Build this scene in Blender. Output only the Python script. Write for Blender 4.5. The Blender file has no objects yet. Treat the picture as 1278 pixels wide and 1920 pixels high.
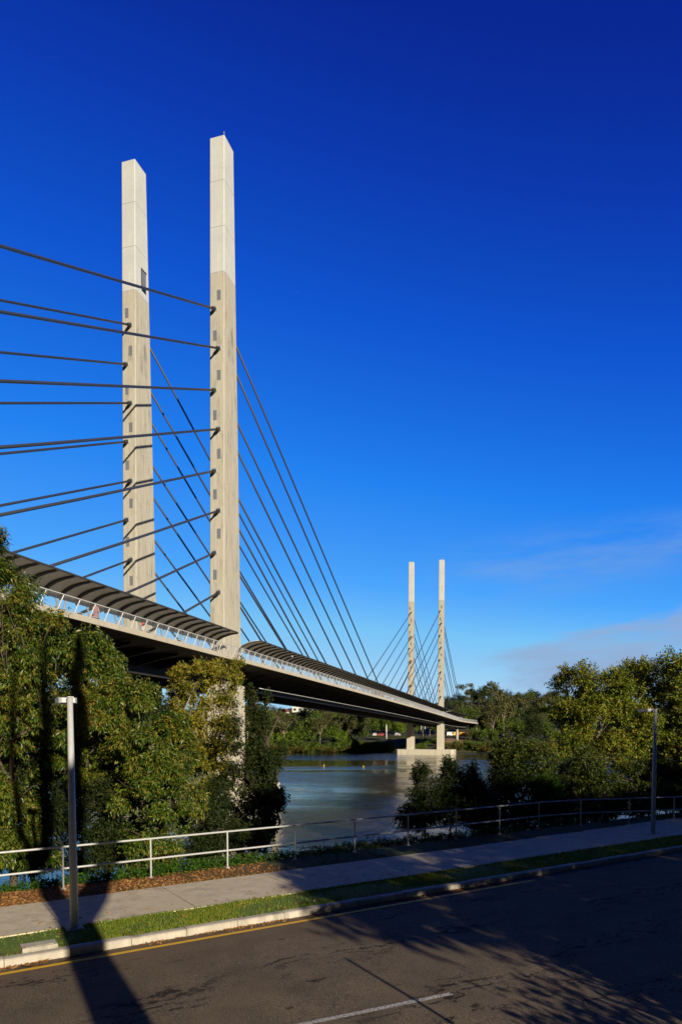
import bpy, math, random
import numpy as np
from mathutils import Vector, Matrix
random.seed(7)
RNG = np.random.default_rng(11)
scene = bpy.context.scene
COL = scene.collection
R = math.radians

# ------------------------------------------------------------------ frames of reference
# origin = the camera's eye; X right, Y away, Z up.  street frame: u along the road, v towards the river
UX, UY = .843, .539
def uv(u, v, z=0.0):
    return Vector((u*UX - v*UY, u*UY + v*UX, z))
def GZ(u):                      # level of footpath / verge along the street
    return -4.08 + .006*(u-6)
WATER = -7.9
# bridge frame: n towards the near side, t along the deck from the first pylon, both in metres
TH = R(16.1727)
AX = np.array([math.sin(TH), math.cos(TH)]); NN = np.array([math.cos(TH), -math.sin(TH)])
P0 = np.array([-13.5021, 80.3713]); SPAN = 183.0; WP = 11.36; GRADE = -.0123
T_STR, RAD = 196.0, 150.0
def B(n, t, z=0.0):
    if t <= T_STR:
        q = P0 + n*NN + t*AX
    else:
        c = P0 + T_STR*AX + RAD*NN; ph = (t-T_STR)/RAD
        q = c - (RAD-n)*(math.cos(ph)*NN - math.sin(ph)*AX)
    return Vector((q[0], q[1], z))
def FB(t):                      # underside of the deck edge
    return 7.636 + GRADE*t + .21*(1-((t-91.5)/91.5)**2)

# camera model, only used to turn measured directions into true positions
FPX, CYP, PIT = 1273.31, 1438.48, R(2.8183)
def at(px, py, Y):
    x = (px-639)/FPX; u = (CYP-py)/FPX
    d = Vector((x, math.cos(PIT)+u*math.sin(PIT), -math.sin(PIT)+u*math.cos(PIT)))
    return d*(Y/d.y)

SUN_EL = R(17.0); SUN_H = Vector((.469, -.883, 0)).normalized()
SUN_V = SUN_H*math.cos(SUN_EL) + Vector((0, 0, math.sin(SUN_EL)))

# ------------------------------------------------------------------ materials
MATS = {}
def nt(name):
    m = bpy.data.materials.new(name); m.use_nodes = True
    n = m.node_tree.nodes; l = m.node_tree.links
    b = n['Principled BSDF']
    return m, n, l, b
def ramp(n, stops, interp='LINEAR'):
    r = n.new('ShaderNodeValToRGB'); cr = r.color_ramp; cr.interpolation = interp
    while len(cr.elements) < len(stops): cr.elements.new(.5)
    for e, (p, c) in zip(cr.elements, stops):
        e.position = p; e.color = (*c, 1) if len(c) == 3 else c
    return r
def noise(n, l, scale, detail=4, rough=.6, vec=None, stretch=None):
    t = n.new('ShaderNodeTexNoise'); t.inputs['Scale'].default_value = scale
    t.inputs['Detail'].default_value = detail; t.inputs['Roughness'].default_value = rough
    if vec is None:
        tc = n.new('ShaderNodeTexCoord'); vec = tc.outputs['Object']
    if stretch:
        mp = n.new('ShaderNodeMapping'); mp.inputs['Scale'].default_value = stretch
        l.new(vec, mp.inputs['Vector']); vec = mp.outputs['Vector']
    l.new(vec, t.inputs['Vector'])
    return t
def mix(n, l, fac, a, b, mode='MIX'):
    m = n.new('ShaderNodeMix'); m.data_type = 'RGBA'; m.blend_type = mode
    if hasattr(fac, 'type') and not isinstance(fac, (int, float)): l.new(fac, m.inputs[0])
    else: m.inputs[0].default_value = fac
    for s, i in ((a, 6), (b, 7)):
        if isinstance(s, (tuple, list)): m.inputs[i].default_value = (*s, 1)
        else: l.new(s, m.inputs[i])
    return m.outputs[2]
def math_(n, l, op, a, b=None, c=None):
    m = n.new('ShaderNodeMath'); m.operation = op
    for k, s in enumerate((a, b, c)):
        if s is None: continue
        if isinstance(s, (int, float)): m.inputs[k].default_value = s
        else: l.new(s, m.inputs[k])
    return m.outputs[0]
def bump(n, l, b, height, strength=.3, dist=.02):
    bp = n.new('ShaderNodeBump'); bp.inputs['Strength'].default_value = strength
    bp.inputs['Distance'].default_value = dist
    l.new(height, bp.inputs['Height']); l.new(bp.outputs[0], b.inputs['Normal'])
def basic(name, col, rough=.6, var=.15, scale=3, metal=0.0, bmp=.1, bscale=40, stretch=None):
    m, n, l, b = nt(name)
    t = noise(n, l, scale, 5, stretch=stretch)
    r = ramp(n, [(.3, tuple(c*(1-var) for c in col)), (.7, tuple(min(1, c*(1+var)) for c in col))])
    l.new(t.outputs['Fac'], r.inputs['Fac']); l.new(r.outputs[0], b.inputs['Base Color'])
    b.inputs['Roughness'].default_value = rough; b.inputs['Metallic'].default_value = metal
    if bmp:
        t2 = noise(n, l, bscale, 3); bump(n, l, b, t2.outputs['Fac'], bmp, .01)
    MATS[name] = m
    return m
def leafmat(name, cols, rough=.42, trans=.25, spec=.5):
    m, n, l, b = nt(name)
    g = n.new('ShaderNodeNewGeometry')
    k = len(cols)
    r = ramp(n, [(i/max(1, k-1), c) for i, c in enumerate(cols)])
    t = noise(n, l, .35, 3)
    f = math_(n, l, 'MULTIPLY_ADD', t.outputs['Fac'], 1.3, -.65)
    f2 = math_(n, l, 'ADD', f, g.outputs['Random Per Island'])
    l.new(f2, r.inputs['Fac'])
    l.new(r.outputs[0], b.inputs['Base Color']); b.inputs['Roughness'].default_value = rough
    b.inputs['Specular IOR Level'].default_value = spec
    tr = n.new('ShaderNodeBsdfTranslucent'); l.new(r.outputs[0], tr.inputs['Color'])
    ms = n.new('ShaderNodeMixShader'); ms.inputs[0].default_value = trans
    l.new(b.outputs[0], ms.inputs[1]); l.new(tr.outputs[0], ms.inputs[2])
    l.new(ms.outputs[0], n['Material Output'].inputs['Surface'])
    MATS[name] = m
    return m

def concrete(name, col, stain=.35, joint=None, jcol=.6, bumpy=.12):
    m, n, l, b = nt(name)
    tc = n.new('ShaderNodeTexCoord')
    a = noise(n, l, .55, 6, .65, tc.outputs['Object'])
    s = noise(n, l, 1.2, 6, .7, tc.outputs['Object'], (2.2, 2.2, .16))
    f = noise(n, l, 9, 4, .6, tc.outputs['Object'])
    c1 = ramp(n, [(.35, tuple(c*.93 for c in col)), (.65, tuple(min(1, c*1.05) for c in col))])
    l.new(a.outputs['Fac'], c1.inputs['Fac'])
    dr = ramp(n, [(.44, (0, 0, 0)), (.68, (1, 1, 1))]); l.new(s.outputs['Fac'], dr.inputs['Fac'])
    ar = ramp(n, [(.40, (.12, .12, .12)), (.62, (1, 1, 1))]); l.new(a.outputs['Fac'], ar.inputs['Fac'])
    k = math_(n, l, 'MULTIPLY', dr.outputs[0], ar.outputs[0]); k = math_(n, l, 'MULTIPLY', k, stain)
    o = mix(n, l, k, c1.outputs[0], (.20, .19, .15))
    fr = ramp(n, [(.4, (.92, .92, .92)), (.6, (1.0, 1.0, 1.0))]); l.new(f.outputs['Fac'], fr.inputs['Fac'])
    o = mix(n, l, 1.0, o, fr.outputs[0], 'MULTIPLY')
    if joint:
        sx = n.new('ShaderNodeSeparateXYZ'); l.new(tc.outputs['Object'], sx.inputs[0])
        q = math_(n, l, 'SUBTRACT', sx.outputs['Z'], joint[0])
        q = math_(n, l, 'DIVIDE', q, joint[1]); q = math_(n, l, 'FRACT', q)
        q = math_(n, l, 'SUBTRACT', q, .5); q = math_(n, l, 'ABSOLUTE', q)
        q = math_(n, l, 'GREATER_THAN', q, .5-joint[2]/joint[1])
        q = math_(n, l, 'MULTIPLY', q, .55)
        o = mix(n, l, q, o, (.2, .19, .16))
    l.new(o, b.inputs['Base Color']); b.inputs['Roughness'].default_value = .85
    b.inputs['Specular IOR Level'].default_value = .25
    bump(n, l, b, f.outputs['Fac'], bumpy, .02)
    MATS[name] = m
    return m
concrete('raw concrete', (.62, .575, .47), .85, None, .6, .03)
concrete('painted concrete', (.705, .71, .685), .12, (51.8, 5.0, .035), .6, .03)
concrete('pale concrete', (.66, .60, .48), .3)
concrete('kerb concrete', (.64, .57, .46), .9)
concrete('path concrete', (.80, .68, .48), .55, None)
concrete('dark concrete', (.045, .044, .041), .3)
basic('steel grey', (.30, .31, .33), .5, .1, 5)
basic('rail white', (.72, .72, .70), .45, .1, 6)
basic('galvanised', (.58, .58, .56), .42, .1, 14, .15, .05)
basic('lamp metal', (.60, .60, .58), .45, .08, 14, .1, .05)
basic('cable sheath', (.05, .058, .078), .45, .1, 9, 0, .25, 30)
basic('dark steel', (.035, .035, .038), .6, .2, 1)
basic('canopy sheet', (.80, .78, .70), .55, .06, 1)
basic('canopy rib', (.06, .058, .055), .6, .1, 1)
basic('panel grey', (.22, .225, .25), .5, .08, 4)
basic('anchor metal', (.55, .55, .52), .45, .1, 8, .2)
basic('black', (.012, .012, .012), .6, .1, 4)
basic('red roof', (.38, .10, .06), .7, .2, 4)
basic('house wall', (.68, .63, .55), .8, .06, 3)
basic('white wall', (.75, .73, .68), .7, .06, 3)
basic('window dark', (.03, .035, .045), .15, .2, 4)
basic('red paint', (.5, .02, .02), .35, .05, 4)
basic('white paint', (.78, .77, .74), .4, .04, 4)
basic('yellow paint', (.72, .42, .02), .4, .06, 4)
basic('thatch', (.28, .20, .13), .9, .25, 6)
basic('bark pale', (.30, .24, .17), .85, .35, 3, 0, .5, 12, (1, 1, .25))
basic('bark dark', (.10, .075, .05), .9, .35, 3, 0, .5, 12, (1, 1, .25))
basic('skin', (.52, .31, .22), .6, .05, 9, 0, 0)
basic('pink cloth', (.34, .16, .18), .85, .15, 12, 0, 0)
basic('grey cloth', (.22, .20, .22), .85, .15, 12, 0, 0)
basic('red cloth', (.55, .05, .05), .85, .12, 12, 0, 0)
basic('brown hair', (.06, .035, .02), .7, .2, 12, 0, 0)
basic('bare earth', (.30, .17, .10), .95, .3, .6, 0, .4, 3)
basic('tyre', (.02, .02, .02), .8, .1, 4)
leafmat('broad leaf', [(.02, .046, .008), (.055, .115, .013), (.12, .19, .02), (.23, .245, .03), (.31, .20, .036)], .36, .2, .45)
leafmat('olive leaf', [(.10, .13, .015), (.21, .215, .023), (.33, .29, .032), (.40, .29, .036)], .5, .22, .25)
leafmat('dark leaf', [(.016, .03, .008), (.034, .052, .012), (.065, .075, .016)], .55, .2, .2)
leafmat('gold leaf', [(.07, .125, .015), (.155, .21, .022), (.27, .285, .03), (.36, .285, .033)], .5, .22, .25)
leafmat('mid leaf', [(.024, .045, .009), (.055, .085, .014), (.10, .125, .02), (.15, .145, .024)], .5, .2, .25)
leafmat('bright leaf', [(.03, .085, .01), (.06, .14, .015), (.10, .18, .02)], .6, .3, .1)
leafmat('far green', [(0.052, 0.096, 0.020), (0.096, 0.157, 0.028), (0.157, 0.227, 0.035), (0.227, 0.260, 0.038)], .6, .2, .2)
leafmat('far olive', [(0.070, 0.086, 0.031), (0.131, 0.139, 0.046), (0.209, 0.200, 0.070)], .6, .2, .2)
leafmat('far bright', [(0.104, 0.192, 0.024), (0.192, 0.295, 0.035), (0.313, 0.365, 0.046)], .6, .25, .2)
leafmat('far dark', [(0.017, 0.032, 0.012), (0.036, 0.055, 0.016), (0.058, 0.075, 0.020)], .6, .15, .2)
leafmat('reed leaf', [(.10, .10, .02), (.16, .14, .03), (.22, .15, .05)], .7, .25, .2)
leafmat('grass blade', [(.11, .19, .016), (.19, .29, .024), (.31, .36, .036), (.42, .36, .08)], .6, .3, .2)
leafmat('verge blade', [(.03, .06, .01), (.06, .085, .014), (.11, .10, .03), (.14, .10, .05)], .7, .2, .2)
leafmat('dry leaf', [(.20, .08, .022), (.40, .18, .05), (.55, .29, .10), (.46, .24, .09)], .7, .1, .2)

def mat_road():
    m, n, l, b = nt('asphalt')
    tc = n.new('ShaderNodeTexCoord')
    fine = noise(n, l, 42, 5, .8, tc.outputs['Object'])
    med = noise(n, l, 1.1, 5, .6, tc.outputs['Object'])
    fr = ramp(n, [(.3, (.045, .038, .03)), (.5, (.17, .137, .10)), (.62, (.31, .25, .18)), (.7, (.58, .48, .36))]); l.new(fine.outputs['Fac'], fr.inputs['Fac'])
    mr = ramp(n, [(.3, (.78, .74, .7)), (.7, (1.15, 1.1, 1.02))]); l.new(med.outputs['Fac'], mr.inputs['Fac'])
    o = mix(n, l, 1.0, fr.outputs[0], mr.outputs[0], 'MULTIPLY')
    sx = n.new('ShaderNodeSeparateXYZ'); l.new(tc.outputs['Object'], sx.inputs[0])
    # sandy dust that gathers by the kerb
    d = n.new('ShaderNodeMapRange'); d.inputs[1].default_value = 11.6; d.inputs[2].default_value = 13.5
    l.new(sx.outputs['Y'], d.inputs[0])
    dn = math_(n, l, 'MULTIPLY', d.outputs[0], med.outputs['Fac']); dn = math_(n, l, 'MULTIPLY', dn, 1.2)
    o = mix(n, l, dn, o, (.20, .14, .09))
    # wheel track polish, oil in lane middle
    # meandering tar-dark cracks running along the street
    w = noise(n, l, .55, 6, .68, tc.outputs['Object'], (.5, 1, 1))
    off = math_(n, l, 'MULTIPLY', w.outputs['Fac'], 3.4)
    vv = math_(n, l, 'ADD', sx.outputs['Y'], off)
    tot = None
    for period, ph, wid in ((1.9, .2, .03), (2.7, .9, .026), (1.3, .55, .018)):
        q = math_(n, l, 'DIVIDE', vv, period); q = math_(n, l, 'ADD', q, ph); q = math_(n, l, 'FRACT', q)
        q = math_(n, l, 'SUBTRACT', q, .5); q = math_(n, l, 'ABSOLUTE', q)
        q = math_(n, l, 'LESS_THAN', q, wid)
        tot = q if tot is None else math_(n, l, 'MAXIMUM', tot, q)
    msk = noise(n, l, .45, 3, .5, tc.outputs['Object'], (.6, 1, 1))
    mk = ramp(n, [(.47, (0, 0, 0)), (.55, (1, 1, 1))]); l.new(msk.outputs['Fac'], mk.inputs['Fac'])
    tot = math_(n, l, 'MULTIPLY', tot, mk.outputs[0])
    brk = noise(n, l, 5, 3, .6, tc.outputs['Object'])
    bk = ramp(n, [(.4, (0, 0, 0)), (.5, (1, 1, 1))]); l.new(brk.outputs['Fac'], bk.inputs['Fac'])
    tot = math_(n, l, 'MULTIPLY', tot, bk.outputs[0]); tot = math_(n, l, 'MULTIPLY', tot, .85)
    o = mix(n, l, tot, o, (.022, .02, .018))
    # patches of spilt tar
    sp = noise(n, l, 1.6, 4, .6, tc.outputs['Object'], (.7, 1.2, 1))
    spr = ramp(n, [(.70, (0, 0, 0)), (.73, (.8, .8, .8))]); l.new(sp.outputs['Fac'], spr.inputs['Fac'])
    o = mix(n, l, spr.outputs[0], o, (.02, .019, .018))
    l.new(o, b.inputs['Base Color']); b.inputs['Roughness'].default_value = .85
    b.inputs['Specular IOR Level'].default_value = .1
    bump(n, l, b, fine.outputs['Fac'], .55, .012)
    MATS['asphalt'] = m
mat_road()
def mat_line(name, col, wear):
    m, n, l, b = nt(name)
    tc = n.new('ShaderNodeTexCoord')
    f = noise(n, l, 30, 5, .75, tc.outputs['Object'])
    r = ramp(n, [(wear, (.09, .08, .07)), (wear+.08, col)]); l.new(f.outputs['Fac'], r.inputs['Fac'])
    l.new(r.outputs[0], b.inputs['Base Color']); b.inputs['Roughness'].default_value = .7
    MATS[name] = m
mat_line('white line paint', (.62, .58, .52), .43)
mat_line('yellow line paint', (.95, .55, .015), .30)
def mat_ground():
    m, n, l, b = nt('ground soil')
    tc = n.new('ShaderNodeTexCoord')
    a = noise(n, l, .08, 6, .65, tc.outputs['Object']); f = noise(n, l, 2.5, 5, .7, tc.outputs['Object'])
    r = ramp(n, [(.35, (.022, .035, .012)), (.5, (.05, .06, .018)), (.65, (.11, .075, .04))])
    s = math_(n, l, 'MULTIPLY_ADD', f.outputs['Fac'], .35, -.17); s = math_(n, l, 'ADD', a.outputs['Fac'], s)
    l.new(s, r.inputs['Fac']); l.new(r.outputs[0], b.inputs['Base Color']); b.inputs['Roughness'].default_value = .95
    bump(n, l, b, f.outputs['Fac'], .6, .2)
    MATS['ground soil'] = m
    m, n, l, b = nt('verge soil')
    tc = n.new('ShaderNodeTexCoord')
    f = noise(n, l, 14, 5, .75, tc.outputs['Object']); a = noise(n, l, .8, 4, .6, tc.outputs['Object'])
    r = ramp(n, [(.3, (.10, .05, .02)), (.55, (.30, .15, .06)), (.75, (.42, .25, .12))]); l.new(f.outputs['Fac'], r.inputs['Fac'])
    g = ramp(n, [(.5, (0, 0, 0)), (.62, (1, 1, 1))]); l.new(a.outputs['Fac'], g.inputs['Fac'])
    sx = n.new('ShaderNodeSeparateXYZ'); l.new(tc.outputs['Object'], sx.inputs[0])
    mr = n.new('ShaderNodeMapRange'); mr.inputs[1].default_value = 6.0; mr.inputs[2].default_value = 11.0; l.new(sx.outputs['X'], mr.inputs[0])
    gg = math_(n, l, 'MAXIMUM', g.outputs[0], mr.outputs[0])
    o = mix(n, l, gg, r.outputs[0], (.05, .075, .018))
    l.new(o, b.inputs['Base Color']); b.inputs['Roughness'].default_value = .95
    bump(n, l, b, f.outputs['Fac'], .8, .03); MATS['verge soil'] = m
    m, n, l, b = nt('lawn soil')
    tc = n.new('ShaderNodeTexCoord')
    f = noise(n, l, 22, 5, .75, tc.outputs['Object']); a = noise(n, l, 1.1, 4, .6, tc.outputs['Object'])
    r = ramp(n, [(.3, (.07, .12, .016)), (.6, (.17, .26, .03)), (.8, (.32, .33, .07))]); l.new(f.outputs['Fac'], r.inputs['Fac'])
    g = ramp(n, [(.55, (0, 0, 0)), (.7, (.8, .8, .8))]); l.new(a.outputs['Fac'], g.inputs['Fac'])
    o = mix(n, l, g.outputs[0], r.outputs[0], (.17, .11, .05))
    l.new(o, b.inputs['Base Color']); b.inputs['Roughness'].default_value = .95
    bump(n, l, b, f.outputs['Fac'], .8, .03); MATS['lawn soil'] = m
mat_ground()
def mat_water():
    m, n, l, b = nt('river water')
    b.inputs['Base Color'].default_value = (.066, .043, .013, 1)
    b.inputs['Roughness'].default_value = .05; b.inputs['IOR'].default_value = 1.333
    tc = n.new('ShaderNodeTexCoord')
    a = noise(n, l, .5, 6, .66, tc.outputs['Object'], (1, .7, 1)); c = noise(n, l, .03, 4, .55, tc.outputs['Object'], (.45, 1, 1))
    cr = ramp(n, [(.42, (.14, .14, .14)), (.60, (1.3, 1.3, 1.3))]); l.new(c.outputs['Fac'], cr.inputs['Fac'])
    h = math_(n, l, 'MULTIPLY', a.outputs['Fac'], cr.outputs[0])
    bump(n, l, b, h, .8, .42)
    MATS['river water'] = m
mat_water()

# ------------------------------------------------------------------ mesh helpers
class MB:
    def __init__(self): self.v = []; self.f = []
    def add(self, vs, fs):
        o = len(self.v); self.v += [tuple(x) for x in vs]; self.f += [tuple(i+o for i in q) for q in fs]
    def hexa(self, p):          # 8 points: bottom loop 0-3, top loop 4-7
        self.add(p, [(3, 2, 1, 0), (4, 5, 6, 7), (0, 1, 5, 4), (1, 2, 6, 5), (2, 3, 7, 6), (3, 0, 4, 7)])
    def box(self, c, s, ax=None):
        c = Vector(c); X = Vector(ax[0]) if ax else Vector((1, 0, 0)); Y = Vector(ax[1]) if ax else Vector((0, 1, 0)); Z = Vector(ax[2]) if ax and len(ax) > 2 else Vector((0, 0, 1))
        p = []
        for z in (-.5, .5):
            for x, y in ((-.5, -.5), (.5, -.5), (.5, .5), (-.5, .5)):
                p.append(c + X*(x*s[0]) + Y*(y*s[1]) + Z*(z*s[2]))
        self.hexa(p)
    def loft(self, loops, cap=True):
        k = len(loops[0]); vs = [p for lp in loops for p in lp]; fs = []
        for i in range(len(loops)-1):
            for j in range(k):
                a = i*k+j; b = i*k+(j+1) % k
                fs.append((a, b, b+k, a+k))
        if cap:
            fs.append(tuple(range(k))[::-1]); fs.append(tuple((len(loops)-1)*k+j for j in range(k)))
        self.add(vs, fs)
    def tube(self, pts, rad, k=8, cap=True):
        pts = [Vector(p) for p in pts]; loops = []
        if isinstance(rad, (int, float)): rad = [rad]*len(pts)
        up = None
        for i, p in enumerate(pts):
            d = (pts[min(i+1, len(pts)-1)] - pts[max(i-1, 0)]).normalized()
            if up is None:
                up = Vector((0, 0, 1)) if abs(d.z) < .9 else Vector((1, 0, 0))
            x = d.cross(up).normalized(); y = x.cross(d).normalized()
            if abs(d.z) < .9: pass
            else: up = y
            loops.append([p + (x*math.cos(q) + y*math.sin(q))*rad[i] for q in [2*math.pi*j/k for j in range(k)]])
        self.loft(loops, cap)
    def lathe(self, c, prof, k=16):
        c = Vector(c)
        self.loft([[c + Vector((r*math.cos(2*math.pi*j/k), r*math.sin(2*math.pi*j/k), z)) for j in range(k)] for r, z in prof])
    def build(self, name, mat, parent=None, smooth=False):
        me = bpy.data.meshes.new(name); me.from_pydata(self.v, [], self.f); me.update()
        if smooth:
            me.polygons.foreach_set('use_smooth', [True]*len(me.polygons))
        me.materials.append(MATS[mat])
        return link(name, me, parent)
def link(name, me, parent=None):
    o = bpy.data.objects.new(name, me); COL.objects.link(o)
    if parent is not None: o.parent = parent
    return o
def npmesh(name, verts, faces, mat):
    """verts (N,3) array, faces (M,k) array"""
    me = bpy.data.meshes.new(name); k = faces.shape[1]
    me.vertices.add(len(verts)); me.vertices.foreach_set('co', verts.astype(np.float32).ravel())
    me.loops.add(faces.size); me.loops.foreach_set('vertex_index', faces.astype(np.int32).ravel())
    me.polygons.add(len(faces)); me.polygons.foreach_set('loop_start', np.arange(0, faces.size, k, dtype=np.int32))
    try: me.polygons.foreach_set('loop_total', np.full(len(faces), k, dtype=np.int32))
    except Exception: pass
    me.update(calc_edges=True); me.validate()
    me.materials.append(MATS[mat])
    return me
def tag(o, label=None, cat=None, group=None, kind=None):
    if label: o['label'] = label
    if cat: o['category'] = cat
    if group: o['group'] = group
    if kind: o['kind'] = kind
    return o
def empty(name, loc=(0, 0, 0), label=None, cat=None, group=None):
    o = bpy.data.objects.new(name, None); COL.objects.link(o); o.location = loc
    o.empty_display_size = .3
    return tag(o, label, cat, group)
def copy_tree(o, parent=None):
    kids = [c for c in bpy.data.objects if c.parent == o]
    c = o.copy(); COL.objects.link(c); c.parent = parent
    for ch in kids: copy_tree(ch, c)
    return c

# ------------------------------------------------------------------ value noise (numpy)
_tab = np.random.default_rng(3).random((64, 64, 64)).astype(np.float32)
def vnoise(p):
    i = np.floor(p).astype(int); f = p-i; f = f*f*(3-2*f); i &= 63; j = (i+1) & 63
    def T(a, b, c): return _tab[a, b, c]
    x, y, z = f[:, 0], f[:, 1], f[:, 2]
    c00 = T(i[:, 0], i[:, 1], i[:, 2])*(1-x)+T(j[:, 0], i[:, 1], i[:, 2])*x
    c10 = T(i[:, 0], j[:, 1], i[:, 2])*(1-x)+T(j[:, 0], j[:, 1], i[:, 2])*x
    c01 = T(i[:, 0], i[:, 1], j[:, 2])*(1-x)+T(j[:, 0], i[:, 1], j[:, 2])*x
    c11 = T(i[:, 0], j[:, 1], j[:, 2])*(1-x)+T(j[:, 0], j[:, 1], j[:, 2])*x
    return (c00*(1-y)+c10*y)*(1-z)+(c01*(1-y)+c11*y)*z
def fbm(p, oct=3):
    s = 0; a = .5; q = np.array(p, dtype=float)
    for _ in range(oct): s = s+a*vnoise(q); q = q*2.03+7.1; a *= .5
    return s/(1-.5**oct)

# ------------------------------------------------------------------ terrain
def bank_y(X): return 294 + .02*np.maximum(X, 0)*2.2 + 3*np.sin(X*.06) + 2*np.sin(X*.17+1)
def sstep(a, b, x):
    t = np.clip((x-a)/(b-a), 0, 1); return t*t*(3-2*t)
def HT(X, Y):
    X = np.asarray(X, float); Y = np.asarray(Y, float)
    u = X*UX+Y*UY; v = -X*UY+Y*UX
    g = -4.08+.006*(np.clip(u, -60, 60)-6)
    h = g-.38
    h = np.where(v < 3.0, h+.38+(-1.75-g)*sstep(-2.9, 6.0, -v), h)
    h = h-5.6*sstep(20.2, 33, v)
    nz = fbm(np.stack([X*.05, Y*.05, X*0+3.3], -1).reshape(-1, 3)).reshape(X.shape)-.5
    nz2 = fbm(np.stack([X*.012, Y*.012, X*0+9.3], -1).reshape(-1, 3)).reshape(X.shape)-.5
    d = Y-bank_y(X)
    far = 4.2*sstep(-5, 6, d)+3.2*sstep(8, 34, d)+4.0*sstep(34, 70, d)
    far = far+(10+10*sstep(-10, 90, X))*sstep(60, 190, d)+10*sstep(-60, -10, -np.abs(X+5))*sstep(90, 150, d)
    far = far + nz*3*sstep(5, 40, d) + nz2*10*sstep(80, 200, d)
    h = h+far*(v > 30)
    return h
def terrain():
    a = np.linspace(-1, 1, 241); xs = np.sinh(a*4.2)/np.sinh(4.2)*900
    ys = np.concatenate([np.linspace(-70, -8, 20)[:-1], np.linspace(-8, 60, 110)[:-1], np.linspace(60, 280, 40)[:-1], np.linspace(280, 520, 90)[:-1], np.linspace(520, 2500, 30)])
    X, Y = np.meshgrid(xs, ys); Z = HT(X, Y)
    V = np.stack([X, Y, Z], -1).reshape(-1, 3); nx = len(xs); ny = len(ys)
    i = np.arange(ny-1)[:, None]*nx+np.arange(nx-1)[None, :]
    F = np.stack([i, i+1, i+nx+1, i+nx], -1).reshape(-1, 4)
    me = npmesh('ground', V, F, 'ground soil')
    me.polygons.foreach_set('use_smooth', [True]*len(F))
    tag(link('ground', me), 'dark soil ground of both river banks', 'ground', kind='structure')
terrain()
mb = MB(); mb.add([(-900, 8, WATER), (900, 8, WATER), (900, 345, WATER), (-900, 345, WATER)], [(0, 1, 2, 3)])
tag(mb.build('river', 'river water'), 'wide brown river reflecting blue sky under the bridge', 'river', kind='structure')

# ------------------------------------------------------------------ street: objects live in the (u, v) frame, origin at the eye
STREET = Matrix.Rotation(math.atan2(UY, UX), 4, 'Z')
def street(o):
    o.matrix_world = STREET; return o
def strip(name, mat, vs, zs, u0, u1, step=1.0, **kw):
    m = MB(); us = list(np.arange(u0, u1+1e-6, step)); k = len(vs)
    m.v = [(u, v, GZ(u)+z) for u in us for v, z in zip(vs, zs)]
    m.f = [(i*k+j, (i+1)*k+j, (i+1)*k+j+1, i*k+j+1) for i in range(len(us)-1) for j in range(k-1)]
    return street(m.build(name, mat))
tag(strip('road', 'asphalt', [3.2, 5.5, 8.3, 11, 13.58], [-.15, -.11, -.09, -.11, -.15], -40, 70, 2), 'dark cracked asphalt street along the river', 'road', kind='structure')
def roadz(u, v): return GZ(u) + np.interp(v, [3.2, 5.5, 8.3, 11, 13.58], [-.15, -.11, -.09, -.11, -.15])
m = MB()
us = np.arange(-20, 15.2, .5)
for i in range(len(us)-1):
    a, b_ = us[i], us[i+1]
    m.add([(a, 13.13, roadz(a, 13.13)+.006), (b_, 13.13, roadz(b_, 13.13)+.006), (b_, 13.26, roadz(b_, 13.26)+.006), (a, 13.26, roadz(a, 13.26)+.006)], [(0, 1, 2, 3)])
tag(street(m.build('yellow_edge_line', 'yellow line paint')), 'yellow painted line along the gutter', 'road marking', kind='structure')
m = MB()
for s in range(-3, 8):
    a, b_ = 7.25-12*s-3, 7.25-12*s
    va = 8.36; vb = 8.0          # the painted line runs a little askew
    m.add([(a, va, roadz(a, va)+.008), (b_, vb, roadz(b_, vb)+.008), (b_, vb+.11, roadz(b_, vb+.11)+.008), (a, va+.11, roadz(a, va+.11)+.008)], [(0, 1, 2, 3)])
tag(street(m.build('white_centre_line', 'white line paint')), 'worn white dashed centre line on the asphalt', 'road marking', kind='structure')
# kerb: separate cast lengths with fine gaps, rounded nose
m = MB(); u = -40.0
while u < 70:
    L = 1.15; prof = [(13.56, -.24), (13.575, -.03), (13.60, -.008), (13.64, 0.0), (13.76, .004), (13.76, -.24)]
    e = .006*math.sin(u*3.1)
    m.loft([[(u+.006, v, GZ(u)+z+e) for v, z in prof][::-1], [(u+L-.006, v, GZ(u+L)+z+e) for v, z in prof][::-1]])
    u += L
tag(street(m.build('kerb', 'kerb concrete')), 'pale concrete kerb beside the gutter', 'kerb', kind='structure')
m = MB(); u = -38.6
while u < 70:
    L = 2.95; w = .018
    zt = .004*math.sin(u*1.7)
    m.hexa([(u+w/2, 15.15, GZ(u)-.12), (u+L-w/2, 15.15, GZ(u+L)-.12), (u+L-w/2, 17.75+max(0, (u-14)*.03), GZ(u+L)-.12), (u+w/2, 17.75+max(0, (u-14)*.03), GZ(u)-.12),
            (u+w/2, 15.15, GZ(u)+zt), (u+L-w/2, 15.15, GZ(u+L)+zt), (u+L-w/2, 17.75+max(0, (u-14)*.03), GZ(u+L)+zt), (u+w/2, 17.75+max(0, (u-14)*.03), GZ(u)+zt)])
    u += L
tag(street(m.build('footpath', 'path concrete')), 'concrete footpath of long slabs between grass and railing', 'path', kind='structure')
tag(strip('grass_verge', 'lawn soil', [13.74, 14.3, 14.9, 15.17], [-.03, -.005, -.01, -.03], -40, 70, .7), 'mown grass strip between kerb and footpath', 'verge', kind='structure')
tag(strip('mulched_verge', 'verge soil', [17.7, 18.4, 19.2, 19.9, 20.6, 21.6], [-.05, -.02, -.03, -.10, -.35, -.95], -40, 70, .7), 'strip of brown mulch and weeds under the railing', 'verge', kind='structure')
m = MB(); m.box((2.05, 13.98, GZ(2)+.012), (.62, .34, .11)); m.box((2.05, 13.98, GZ(2)+.069), (.5, .24, .012))
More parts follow.
